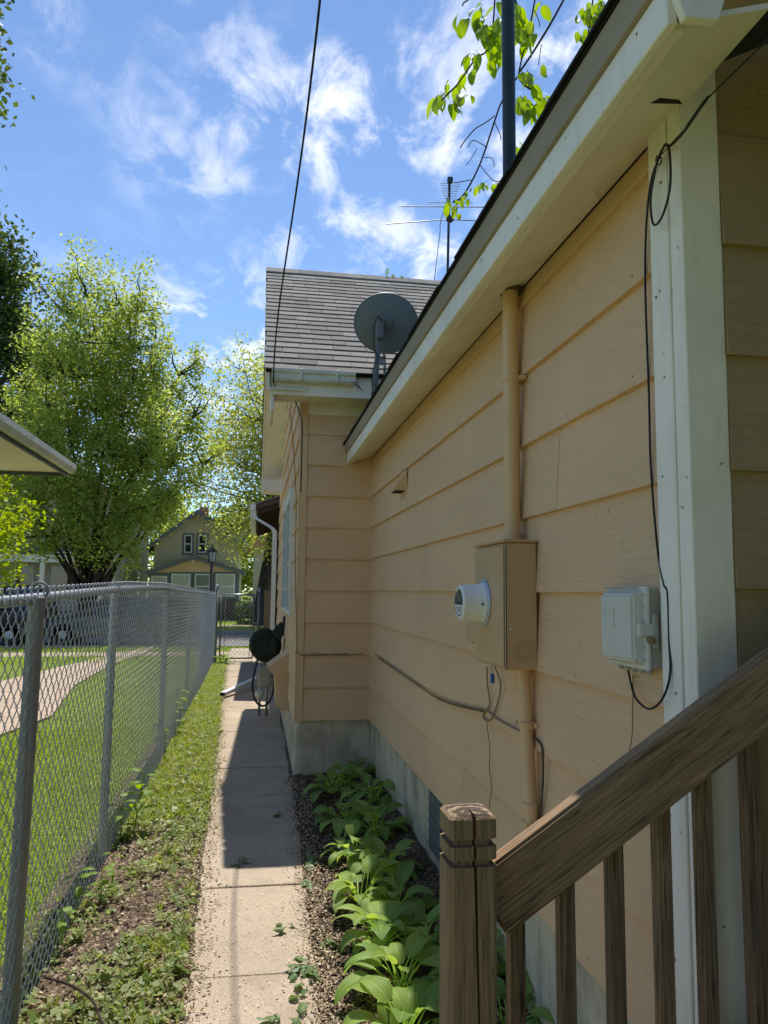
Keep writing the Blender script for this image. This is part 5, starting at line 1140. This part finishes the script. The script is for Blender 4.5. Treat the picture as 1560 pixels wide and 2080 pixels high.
# big maple across the street
MTIPS = [(-8.9, 29.8, 9.4), (-8.2, 29.0, 10.9), (-7.3, 29, 12.3), (-6.5, 28.6, 12.9), (-5.3, 28.9, 12.9), (-4.6, 28.6, 12.5), (-3.9, 29, 11.6), (-3.0, 29.4, 10.2), (-2.4, 29.6, 8.5), (-1.9, 29.4, 6.6), (-9.5, 29.5, 7.2), (-5.8, 27.6, 10.8), (-7.0, 27.8, 9.6), (-4.5, 27.8, 9.4), (-3.0, 28.2, 5.2), (-8.9, 28.4, 5.2), (-7.6, 27.2, 6.9), (-5.2, 27.0, 7.2), (-3.6, 27.4, 7.2), (-6.3, 31.5, 11.5), (-4.2, 31.5, 9.5), (-8.3, 31.5, 9), (-6.2, 26.8, 5.2), (-4.3, 27.2, 4.4), (-7.8, 27.4, 4.4)]
def maple_env():
    tp = RNG.choice(MTIPS); t = RNG.choice([U(.5, 1.02), U(.72, 1.06)]); q = Vector((-6.1, 29.5, 1.6)).lerp(Vector(tp), t); w = 0.34 + 0.30 * t
    return (q.x + RNG.gauss(0, w * .75), q.y + RNG.gauss(0, w * .75), max(2.3, q.z + RNG.gauss(0, w * .8)))
tree('maple_tree', 'large spreading green maple with several dark stems across the street', (-6.15, 29.5, 0.0), (-6.1, 29.5, 1.3), 0.34, maple_env, 950, 74000, (0.042, 0.088), 'maple', 0.18, 9, None, 'bark',
     twigs=420, vert=1.7, lk=.28, limb_to=[tuple(Vector((-6.1, 29.5, 1.6)).lerp(Vector(q), .95)) for q in MTIPS])
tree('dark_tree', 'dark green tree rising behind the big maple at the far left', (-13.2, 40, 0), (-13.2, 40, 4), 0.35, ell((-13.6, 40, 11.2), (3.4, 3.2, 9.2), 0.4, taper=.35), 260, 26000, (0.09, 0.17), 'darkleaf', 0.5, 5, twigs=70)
tree('lime_tree', 'bright yellow-green young tree drooping below the neighbour eave', (-5.9, 13.2, -0.09), (-5.85, 13.2, 1.4), 0.10, ell((-5.35, 13.2, 2.75), (1.62, 1.5, 1.35), 0.35), 190, 15000, (0.028, 0.06), 'limeleaf', 0.13, 6, twigs=90, vdroop=.15)
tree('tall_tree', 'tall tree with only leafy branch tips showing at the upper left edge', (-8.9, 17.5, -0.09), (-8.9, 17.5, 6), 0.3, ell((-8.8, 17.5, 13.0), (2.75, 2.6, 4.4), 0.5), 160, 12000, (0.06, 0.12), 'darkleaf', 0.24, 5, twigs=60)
def sparse_env():
    while True:
        p = ell((0.9, 33, 7.6), (3.6, 2.8, 5.2), 0.25)()
        if p[2] > 2.3: return p
tree('sparse_tree', 'sparse light green tree with leaning dark trunk beyond the gate', (0.15, 33, 0.0), (0.75, 33, 4.2), 0.27, sparse_env, 480, 34000, (0.045, 0.09), 'lightleaf', 0.34, 7, twigs=200, lk=.35)
for k, (x, y, z, r, lab) in enumerate([(-24, 58, 7, 5, 'far round tree behind the grey porch house'), (-9.0, 62, 6, 4.5, 'far tree between the two houses across the street'), (5, 60, 7, 5, 'far tree behind the sparse tree'), (-1.5, 66, 5, 4.2, 'far tree behind the gabled house'), (15, 50, 7, 5.5, 'far tree right of the sparse tree behind the tan house'), (-35, 50, 7, 6, 'far tree left of the grey porch house')]):
    tree('far_tree', lab, (x, y, 0), (x, y, 2.5), 0.3, ell((x, y, z), (r, r, r * .95), 0.5), 90, 6000, (0.14, 0.26), 'maple', 0.6, 5, 'far background trees', twigs=30)
# cherry boughs hanging over the wing roof
CY = 4.6
ct = thing('cherry_tree', (6.6, 5.2, -0.09), 'tree behind the house with leafy twigs hanging over the eave at the upper right', 'tree')
MB().tube([(6.6, 5.2, -0.3), (6.5, 5.1, 2), (6.2, 5.0, 4.2), (5.4, 4.9, 6.0), (4.2, 4.7, 6.9), (3.2, 4.6, 6.6)], [.2, .17, .14, .10, .06, .03], 10).build('trunk', MAT['bark'], ct, True)
CL = [leaf_mesh('leaf', 0.10, 0.058, 0.022, U(.1, .4), U(.3, .9), U(.1, .5), 6, 4, 0, MAT['cherry'], petr=0.0012) for _ in range(4)]
def twig(pix, r0, Ys=None):
    Ys = Ys or [CY] * len(pix); P = [onY(a, b, y) for (a, b), y in zip(pix, Ys)]
    cable('twig', P, r0, MAT['twig'], None, None, 5, ct, 4); return P
def cleaf(px, py, n, sc, sp, Y=CY):
    for _ in range(n):
        p = onY(px + U(-sp, sp), py + U(-sp, sp) * .8, Y + U(-.12, .12)); o = bpy.data.objects.new('leaf', RNG.choice(CL)); COL.objects.link(o); o.parent = ct
        o.location = p - Vector(ORG[ct.name]); s_ = 1.3 * sc * U(.75, 1.2); o.scale = (s_, s_, s_); o.rotation_euler = (U(-.6, .6), U(.5, 1.35), U(0, 6.28))
root = Vector((3.2, 4.6, 6.6))
for pix, r in [([(1010, -120), (1040, -20), (1060, 40)], .008), ([(1010, -110), (998, 80), (965, 120), (930, 170), (905, 195), (888, 215)], .006), ([(1155, -20), (1120, 45), (1080, 110), (1056, 145)], .008), ([(1090, -20), (1076, 55), (1062, 110), (1054, 150), (1058, 165), (1075, 180), (1095, 188)], .006),
               ([(1055, 150), (1020, 205), (1005, 245), (980, 320), (960, 365), (938, 400), (920, 410)], .006), ([(1005, 235), (985, 250), (965, 262), (945, 285), (935, 300)], .004), ([(990, 300), (962, 285), (950, 300)], .003), ([(1005, 250), (1015, 270), (1018, 285)], .003), ([(960, 365), (930, 370), (922, 370)], .003), ([(975, 335), (1000, 365), (1016, 368)], .003),
               ([(1200, -60), (1205, -10), (1198, 40), (1195, 80)], .006), ([(1100, 90), (1096, 115), (1094, 132)], .003), ([(1240, -40), (1245, 0), (1235, 45)], .006), ([(983, 320), (1000, 322), (1004, 340)], .0025), ([(970, 300), (955, 325), (947, 335)], .0025), ([(1085, 20), (1094, 40), (1097, 55)], .003), ([(1030, -40), (950, 0), (940, 12)], .005)]:
    twig(pix, r)
cable('limb', [root, Vector((2.6, 4.6, 6.4)), onY(1200, -60, CY)], 0.02, MAT['bark'], None, None, 7, ct); cable('limb', [root, Vector((2.2, 4.6, 6.3)), onY(1155, -20, CY)], 0.014, MAT['bark'], None, None, 7, ct); cable('limb', [onY(1155, -20, CY), onY(1090, -80, CY), onY(1010, -120, CY)], 0.011, MAT['bark'], None, None, 7, ct)
for q in [(940, 30, 3, 1.15, 10), (975, 25, 6, 1.0, 20), (1000, 45, 10, 1.0, 22), (1035, 20, 10, .95, 26), (1065, 20, 8, 1.0, 22), (985, 60, 6, 1.1, 16), (1055, 55, 6, 1.0, 16), (1012, 85, 5, .9, 14), (970, 110, 6, .9, 14), (1000, 118, 6, .7, 12), (955, 140, 3, .8, 12), (925, 165, 5, .7, 14), (900, 195, 7, 1.0, 16), (925, 200, 6, .95, 14), (950, 190, 3, .7, 10),
          (1075, 70, 4, .7, 10), (1060, 145, 5, .8, 12), (1085, 155, 4, .95, 10), (1060, 195, 6, .8, 12), (1075, 205, 7, .95, 14), (1100, 200, 6, .95, 14), (1195, 20, 14, .8, 20), (1215, 10, 10, .8, 18), (1190, 60, 7, .85, 14), (1225, 45, 6, .8, 14), (1105, 130, 2, .7, 6), (970, 375, 3, .45, 8), (985, 375, 3, .45, 6), (1008, 372, 5, .5, 8), (940, 395, 8, .45, 14), (915, 410, 8, .5, 12), (925, 425, 6, .4, 10), (1055, 290, 5, .5, 8), (1055, 315, 6, .5, 8), (985, 428, 4, .3, 5), (1096, 5, 3, .9, 10)]:
    cleaf(*q)

# ------------------------------------------------------------------ neighbour's eave on the left
nh = thing('neighbour_house', (-4.6, 7.0, 0), 'neighbouring house with white gutter and cream soffit at the left edge', 'house')
NE, NY1 = -2.10, 8.85
MB().box((-6.5, 6.0, -0.1), (-3.05, 8.05, 2.84)).build('wall', MAT['white'], nh)
MB().box((-6.5, 5.2, 2.842), (NE - 0.005, NY1 - 0.02, 2.856)).build('soffit', MAT['soffit'], nh)
MB().box((NE - 0.03, 5.2, 2.80), (NE - 0.008, NY1 - 0.03, 2.838)).build('fascia', MAT['slate'], nh)
MB().box((-6.5, NY1 - 0.025, 2.80), (NE - 0.03, NY1 - 0.005, 2.838)).build('fascia', MAT['slate'], nh)
MB().prism([(NE, 5.2, 2.835), (NE + 0.05, 5.2, 2.835), (NE + 0.075, 5.2, 2.88), (NE + 0.075, 5.2, 2.935), (NE + 0.06, 5.2, 2.935), (NE, 5.2, 2.90)], (0, NY1 - 5.2, 0)).build('gutter', MAT['gutterw'], nh)
MB().prism([(NE + 0.03, 5.2, 2.93), (-4.4, 5.2, 4.1), (-6.7, 5.2, 2.93), (-6.7, 5.2, 2.86), (NE - 0.02, 5.2, 2.86)], (0, NY1 - 5.2, 0)).build('roof', MAT['shingle'], nh)

gr_ = thing('blocker', (1.5, -6.5, 0), 'added brown garage standing behind the viewer', 'blocker')  # unseen building added behind the camera to darken surfaces turned towards it
MB().box((-2.2, -9.5, -0.1), (5.5, -4.6, 3.2)).build('wall', MAT['darkwood'], gr_)
MB().prism([(-2.5, -9.8, 3.15), (5.8, -9.8, 3.15), (1.65, -9.8, 5.6)], (0, 5.5, 0)).build('roof', MAT['shedge'], gr_)
tree('blocker_tree', 'dark leafy tree added for shade beside the garage behind the viewer', (-3.4, -5.5, -0.09), (-3.4, -5.5, 2.5), 0.2, ell((-3.0, -5.4, 5.0), (2.4, 1.8, 2.6), 0.4), 90, 6000, (0.1, 0.2), 'darkleaf', 0.4, 5, twigs=40)  # unseen tree, added to block skylight from camera-facing surfaces
# ------------------------------------------------------------------ houses across the street
def m_far_siding(name, base, pitch):
    N = NT(name); sp = N.n('ShaderNodeSeparateXYZ', {0: N.coord((1, 1, 1))}); fr = N.math('FRACT', N.math('MULTIPLY', sp.outputs[2], 1.0 / pitch))
    a = N.noise(N.coord((3, 3, 3)), 1, 4)
    c = N.mix(N.rng(a, .3, .7), tuple(x * .88 for x in base), tuple(min(1, x * 1.08) for x in base)); c = N.mix(N.rng(fr, 0.10, 0.03, 0, .55), c, tuple(x * .45 for x in base))
    return N.bsdf(c, 0.7, normal=N.bump(fr, 0.8, 0.03), spec=.3)
MAT['far_tan'] = m_far_siding('far_tan_siding', (0.58, 0.52, 0.37), 0.16); MAT['far_grey'] = m_far_siding('far_grey_siding', (0.48, 0.44, 0.40), 0.11)
MAT['far_trim'] = m_plain('far_slate_trim', (0.13, 0.15, 0.18), .6); MAT['far_ochre'] = m_plain('far_ochre_stucco', (0.64, 0.45, 0.27), .8); MAT['far_roof'] = m_plain('far_dark_roof', (0.085, 0.09, 0.095), .9); MAT['blind'] = m_plain('window_blind', (0.42, 0.42, 0.38), .5); MAT['far_white'] = m_plain('far_white_trim', (0.68, 0.68, 0.66), .5); MAT['redroof'] = m_plain('far_red_roof', (0.42, 0.20, 0.15), .9)
h2 = thing('gabled_house', (-3.1, 40, 0), 'small olive gabled house with enclosed ochre porch across the street', 'house')
HY = 40.0
a_ = onY(306, 1100, HY); b_ = onY(494, 1090, HY); cxg = (a_.x + b_.x) / 2; apz = onY(395, 1040, HY).z; ez = 3.6
MB().prism([(a_.x + .2, HY, 0), (b_.x - .2, HY, 0), (b_.x - .2, HY, ez + .35), (cxg, HY, apz - .1), (a_.x + .2, HY, ez + .35)], (0, 9, 0)).build('wall', MAT['far_tan'], h2)
for s in (-1, 1):
    xe = cxg + s * ((b_.x - a_.x) / 2 + .15)
    MB().prism([(cxg, HY - .35, apz + .12), (xe, HY - .35, ez + .1), (xe, HY - .35, ez - .08), (cxg, HY - .35, apz - .06)], (0, 9.7, 0)).build('roof', MAT['far_roof'], h2)
    MB().prism([(cxg, HY - .39, apz + .10), (xe, HY - .39, ez + .08), (xe, HY - .39, ez - .14), (cxg, HY - .39, apz - .12)], (0, .035, 0)).build('rake_board', MAT['far_trim'], h2)
MB().box((cxg + .6, HY + 2.2, ez), (b_.x + .1, HY + 6, apz - .55)).build('dormer', MAT['far_tan'], h2)
MB().hexa([(cxg, HY + 2.0, apz - .1), (b_.x + .3, HY + 2.0, apz - .62), (b_.x + .3, HY + 6.2, apz - .62), (cxg, HY + 6.2, apz - .1)], [(cxg, HY + 2.0, apz + .02), (b_.x + .3, HY + 2.0, apz - .5), (b_.x + .3, HY + 6.2, apz - .5), (cxg, HY + 6.2, apz + .02)]).build('dormer_roof', MAT['far_roof'], h2)
MB().box((cxg - .25, HY + 4, apz - .2), (cxg + .25, HY + 4.5, apz + .7)).build('chimney', MAT['redroof'], h2)
def fwin(par, px0, px1, py0, py1, Y, split=None, glass='glass', sash=True):
    a, b = onY(px0, py1, Y), onY(px1, py0, Y)
    w = MB().box((a.x - .09, Y - .05, a.z - .09), (b.x + .09, Y - .012, b.z + .09)).build('window', MAT['far_trim'], par)
    MB().box((a.x, Y - .075, a.z), (b.x, Y - .052, b.z)).build('frame', MAT['far_white'], w)
    zs = [a.z + .06, b.z - .06] if not split else [a.z + .06, a.z + (b.z - a.z) * split - .03, a.z + (b.z - a.z) * split + .03, b.z - .06]
    for k in range(0, len(zs), 2):
        g = glass if not isinstance(glass, tuple) else glass[k // 2]
        MB().box((a.x + .06, Y - .085, zs[k]), (b.x - .06, Y - .077, zs[k + 1])).build('pane', MAT[g], w)
fwin(h2, 374, 391, 1087, 1123, HY, .5); fwin(h2, 402, 420, 1087, 1123, HY, .5)
PFY = 37.6
p0, p1 = onY(306, 1165, PFY), onY(489, 1165, PFY); pc = onY(393, 1130, PFY)
MB().box((p0.x + .1, PFY, 0), (p1.x - .1, HY - .01, onY(393, 1163, PFY).z)).build('porch_wall', MAT['far_trim'], h2)
MB().prism([(p0.x - .05, PFY - .02, onY(393, 1164, PFY).z), (p1.x + .05, PFY - .02, onY(393, 1164, PFY).z), (pc.x, PFY - .02, pc.z - .12)], (0, 2, 0)).build('porch_gable', MAT['far_ochre'], h2)
for s, q in ((-1, onY(298, 1163, PFY)), (1, onY(498, 1163, PFY))):
    MB().prism([(pc.x, PFY - .3, pc.z + .04), (q.x, PFY - .3, q.z + .02), (q.x, PFY - .3, q.z - .14), (pc.x, PFY - .3, pc.z - .14)], (0, 2.6, 0)).build('porch_roof', MAT['far_trim'], h2)
    MB().prism([(pc.x, PFY - .32, pc.z + .085), (q.x, PFY - .32, q.z + .065), (q.x, PFY - .32, q.z + .022), (pc.x, PFY - .32, pc.z + .042)], (0, 2.6, 0)).build('porch_shingles', MAT['shingle'], h2)
fwin(h2, 347, 387, 1166, 1210, PFY, .45, ('glass', 'blind')); fwin(h2, 395, 428, 1166, 1212, PFY, .45, ('glassb', 'glassb')); fwin(h2, 437, 478, 1166, 1212, PFY, .45, ('blind', 'blind')); fwin(h2, 306, 340, 1170, 1210, PFY, None, 'blind')
MB().box((p0.x, PFY - .06, 0), (p1.x, PFY - .01, 1.05)).build('skirt', MAT['brownpaint'], h2)
lmpx = onY(392, 1138, PFY); MB().lathe([(0.02, 0), (.09, .05), (.05, .15)], (lmpx.x, PFY - .08, lmpx.z), (0, -1, -.5), 10).build('floodlight', MAT['far_white'], h2)
MB().box((cxg - 2.7, HY - 3.9, 0), (b_.x + 2.2, PFY - 1.2, 0.10)).build('garden_step', MAT['curb'], h2)

h3 = thing('porch_house', (-9.5, 38, 0), 'two storey grey house with deep shaded porch behind the maple', 'house')
GYF = 36.5
c3 = onY(232, 1100, GYF).x
MB().box((c3 - 7.5, GYF, 0), (c3, GYF + 11, 5.7)).build('wall', MAT['far_grey'], h3)
MB().box((c3 - .02, GYF - .03, 0), (c3 + .04, GYF + .12, 5.7)).build('corner_trim', MAT['far_white'], h3)
MB().box((c3 - .02, GYF + 10.9, 0), (c3 + .04, GYF + 11.03, 5.7)).build('corner_trim', MAT['far_white'], h3)
MB().prism([(c3 - 7.9, GYF - .4, 5.7), (c3 + .4, GYF - .4, 5.7), (c3 - 3.75, GYF - .4, 8.4)], (0, 11.8, 0)).build('roof', MAT['redroof'], h3)
MB().hexa([(c3 - 7.4, GYF - 2.6, 2.95), (c3 + .15, GYF - 2.6, 2.95), (c3 + .15, GYF - .01, 3.5), (c3 - 7.4, GYF - .01, 3.5)], [(c3 - 7.4, GYF - 2.6, 3.02), (c3 + .15, GYF - 2.6, 3.02), (c3 + .15, GYF - .01, 3.57), (c3 - 7.4, GYF - .01, 3.57)]).build('porch_roof', MAT['far_roof'], h3)
MB().box((c3 - 7.4, GYF - 2.62, 2.62), (c3 + .1, GYF - 2.5, 2.94)).build('porch_beam', MAT['far_white'], h3)
for k in range(4): MB().box((c3 - 7.2 + k * 2.35, GYF - 2.58, 0.5), (c3 - 7.03 + k * 2.35, GYF - 2.42, 2.62)).build('porch_post', MAT['far_white'], h3)
MB().box((c3 - 7.4, GYF - 2.6, 0), (c3 + .05, GYF - .02, 0.5)).build('porch_floor', MAT['far_trim'], h3)
for x, wd in ((-6.6, 1.0), (-4.4, .9), (-2.6, 1.0), (-1.3, .8)):
    w = MB().box((c3 + x - .08, GYF - .05, .95 if x != -4.4 else .5), (c3 + x + wd + .08, GYF - .01, 2.55)).build('window' if x != -4.4 else 'door', MAT['far_white'], h3)
    MB().box((c3 + x, GYF - .07, 1.02), (c3 + x + wd, GYF - .052, 2.48)).build('pane', MAT['glass'], w)
for x in (-6.2, -2.2):
    w = MB().box((c3 + x - .08, GYF - .05, 3.9), (c3 + x + 1.08, GYF - .01, 5.3)).build('window', MAT['far_white'], h3); MB().box((c3 + x, GYF - .07, 3.98), (c3 + x + 1, GYF - .052, 5.22)).build('pane', MAT['glass'], w)
for y in (2.5, 7): 
    w = MB().box((c3 + .01, GYF + y - .08, 1.0), (c3 + .05, GYF + y + .9, 2.5)).build('window', MAT['far_white'], h3); MB().box((c3 + .052, GYF + y, 1.08), (c3 + .07, GYF + y + .82, 2.42)).build('pane', MAT['glass'], w)
h4 = thing('red_roof_house', (4.5, 56, 0), 'far pale house with red roof beyond the sparse tree', 'house')
MB().box((-0.2, 54, 0), (9, 62, 4.4)).build('wall', MAT['far_grey'], h4); MB().prism([(-0.8, 53.4, 4.4), (9.6, 53.4, 4.4), (4.4, 53.4, 8.0)], (0, 9.2, 0)).build('roof', MAT['redroof'], h4)
for x in (.4, 2.2, 4.0): w = MB().box((x, 53.95, 1.2), (x + 1.1, 53.99, 2.9)).build('window', MAT['far_white'], h4); MB().box((x + .08, 53.93, 1.28), (x + 1.02, 53.948, 2.82)).build('pane', MAT['glass'], w)
# street lamp
lp = onY(430, 1150, 28.9); sl_ = thing('street_lamp', (lp.x, 28.9, 0.03), 'dark lantern street lamp standing in front of the gabled house', 'street lamp')
zt = onY(430, 1108, 28.9).z
MB().tube([(lp.x, 28.9, 0), (lp.x, 28.9, .5), (lp.x, 28.9, zt - .75)], [.11, .065, .055], 10).build('pole', MAT['brownpaint'], sl_, True)
MB().lathe([(0.05, -.78), (0.07, -.72), (0.04, -.68), (0.11, -.62)], (lp.x, 28.9, zt), (0, 0, 1), 8).build('collar', MAT['brownpaint'], sl_)
lant = MB().lathe([(0.10, -.60), (0.155, -.25)], (lp.x, 28.9, zt), (0, 0, 1), 6).build('lantern_glass', MAT['blind'], sl_)
for k in range(6):
    t = k * math.pi / 3; u0 = Vector((1, 0, 0)); ax_ = Vector((0, 0, 1)); o_ = ax_.orthogonal().normalized(); w_ = ax_.cross(o_); d = o_ * math.cos(t) + w_ * math.sin(t)
    MB().tube([Vector((lp.x, 28.9, zt - .62)) + d * .105, Vector((lp.x, 28.9, zt - .24)) + d * .16], 0.014, 5).build('lantern_bar', MAT['black'], sl_)
MB().lathe([(0.20, -.25), (0.19, -.22), (0.07, -.08), (0.03, -.06), (0.03, 0), (0.01, .05)], (lp.x, 28.9, zt), (0, 0, 1), 12).build('lantern_roof', MAT['black'], sl_)

# ------------------------------------------------------------------ vehicles parked on the street
def car(name, label, cat, loc, paint, L, Hh, prof, roofp, wid=1.78, flip=1, group=None):
    """side profile in (x,z), extruded across y; car lies along world x"""
    t = thing(name, loc, label, cat, group); ox, oy, oz = loc
    def P(x, y, z): return (ox + flip * x, oy + y, oz + z)
    hw = wid / 2
    body = MB(); ringsets = []
    for y, ins, dz in ((-hw, .10, .06), (-hw + .05, .02, .01), (-hw + .14, 0, 0), (hw - .14, 0, 0), (hw - .05, .02, .01), (hw, .10, .06)):
        cxm = L / 2
        ringsets.append([P(cxm + (x - cxm) * (1 - ins / 3), y, z - dz if z > .5 else z + dz * .3) for x, z in prof])
    body.loft(ringsets); body.build('body', paint, t, True, autos=35)
    cabn = MB(); rr = []
    for y, k in ((-hw + .10, 0.0), (-hw + .26, 1.0), (hw - .26, 1.0), (hw - .10, 0.0)):
        rr.append([P(x, y, z) for x, z in (roofp if k else [(x, min(z, roofp[0][1] + .02)) for x, z in roofp])])
    z0 = roofp[0][1]; zr = max(z for _, z in roofp)
    lowr = [roofp[0], roofp[-1]]
    pts_low = [(roofp[0][0], z0), (roofp[-1][0], z0)]; pts_top = [(roofp[1][0], zr), (roofp[-2][0], zr)]
    glass = MB().hexa([P(pts_low[0][0], -hw + .06, z0), P(pts_low[1][0], -hw + .06, z0), P(pts_low[1][0], hw - .06, z0), P(pts_low[0][0], hw - .06, z0)], [P(pts_top[0][0], -hw + .22, zr), P(pts_top[1][0], -hw + .22, zr), P(pts_top[1][0], hw - .22, zr), P(pts_top[0][0], hw - .22, zr)])
    glass.build('windows', MAT['glass'], t, bevel=.03)
    MB().hexa([P(pts_top[0][0] - .05, -hw + .20, zr - .03), P(pts_top[1][0] + .05, -hw + .20, zr - .03), P(pts_top[1][0] + .05, hw - .20, zr - .03), P(pts_top[0][0] - .05, hw - .20, zr - .03)], [P(pts_top[0][0] + .08, -hw + .27, zr + .04), P(pts_top[1][0] - .08, -hw + .27, zr + .04), P(pts_top[1][0] - .08, hw - .27, zr + .04), P(pts_top[0][0] + .08, hw - .27, zr + .04)]).build('roof', paint, t, bevel=.02)
    for f in (0, .5, 1):
        xl, xt = pts_low[0][0] + f * (pts_low[1][0] - pts_low[0][0]), pts_top[0][0] + f * (pts_top[1][0] - pts_top[0][0])
        for s in (-1, 1): MB().tube([P(xl, s * (hw - .055), z0 - .02), P(xt, s * (hw - .215), zr)], .035, 6).build('pillar', paint, t)
    for x in (L * .19, L * .80):
        for s in (-1, 1):
            wl_ = MB().lathe([(0.20, -.1), (.31, -.1), (.335, -.06), (.335, .06), (.31, .1), (.20, .1)], P(x, s * (hw - .1), .33), (0, 1, 0), 24).build('wheel', MAT['rubber'], t, True, autos=40)
            MB().lathe([(0.0, .102), (.06, .104), (.19, .095), (.205, .09)], P(x, s * (hw - .1), .33), (0, s, 0), 18).build('rim', MAT['galv'], wl_, True)
    for s in (-1, 1):
        MB().box(P(0.0, s * (hw - .32) - .13, .66), P(0.06, s * (hw - .32) + .13, .82)).build('headlight', MAT['meterw'], t, bevel=.02)
        MB().box(P(L - .06, s * (hw - .28) - .11, .70), P(L + .005, s * (hw - .28) + .11, .90)).build('tail_light', MAT['redlamp'], t, bevel=.02)
    MB().box(P(.02, -hw - .01, .88), P(.02 + .01, -hw, .89))
    for s in (-1, 1): MB().box(P(roofp[0][0] + .25, s * (hw + .04) - .08, z0), P(roofp[0][0] + .4, s * (hw + .04) + .08, z0 + .13)).build('mirror', paint, t, bevel=.02)
    MB().box(P(L * .06, -hw - .004, .52), P(L * .94, -hw + .01, .55)).build('side_trim', MAT['black'], t)
    return t
MAT['redlamp'] = m_plain('red_lamp', (0.35, 0.03, 0.015), .2)
MAT['carblack'] = m_plain('black_car_paint', (0.012, 0.013, 0.015), .18, 0, .05, 0, spec=.6); MAT['cargrey'] = m_plain('charcoal_car_paint', (0.035, 0.04, 0.045), .2, .3, .05, 0, spec=.6); MAT['carwhite'] = m_plain('white_car_paint', (0.62, 0.66, 0.68), .25, 0, .04, 0); MAT['redlamp'] = MAT['redlamp']
suv = [(0.0, .35), (0.0, .72), (.12, .86), (.95, 1.0), (1.3, 1.04), (4.4, 1.06), (4.6, .95), (4.62, .40), (4.3, .28), (.25, .26)]
car('suv', 'black parked SUV behind the fence at the left edge of the picture', 'car', (-10.35, 23.3, -0.085), MAT['carblack'], 4.62, 1.7, suv, [(1.0, 1.02), (1.75, 1.66), (4.2, 1.66), (4.55, 1.04)])
sed = [(0.0, .32), (0.0, .62), (.15, .74), (1.1, .86), (1.5, .90), (3.7, .92), (4.4, .90), (4.5, .80), (4.52, .36), (4.2, .25), (.25, .24)]
car('sedan', 'charcoal parked car seen through the fence right of the old post', 'car', (-6.15, 23.4, -0.085), MAT['cargrey'], 4.52, 1.42, sed, [(1.2, .88), (1.95, 1.38), (3.1, 1.38), (3.85, .91)], flip=-1 if False else 1)
car('suv', 'pale parked SUV beyond the gate in front of the sparse tree', 'car', (-0.75, 35.2, 0.03), MAT['carwhite'], 4.62, 1.72, suv, [(1.0, 1.02), (1.75, 1.70), (4.2, 1.70), (4.55, 1.04)])
hg = thing('hedge', (0.1, 33.9, 0.03), 'low dark hedge below the pale parked car beyond the gate', 'hedge')
n_ = 3500; P_ = np.stack([NR.uniform(-.85, 1.6, n_), NR.normal(33.9, .22, n_), 0.03 + 1.0 * NR.random(n_) ** .7], 1); V_, F_ = leaves_np(P_, (.03, .06)); npmesh('foliage', V_, F_, MAT['darkleaf'], hg)
for k in range(5): MB().tube([(-.6 + k * .5, 33.9, 0), (-.55 + k * .5, 33.9, .7)], .015, 5).build('stem', MAT['bark'], hg)
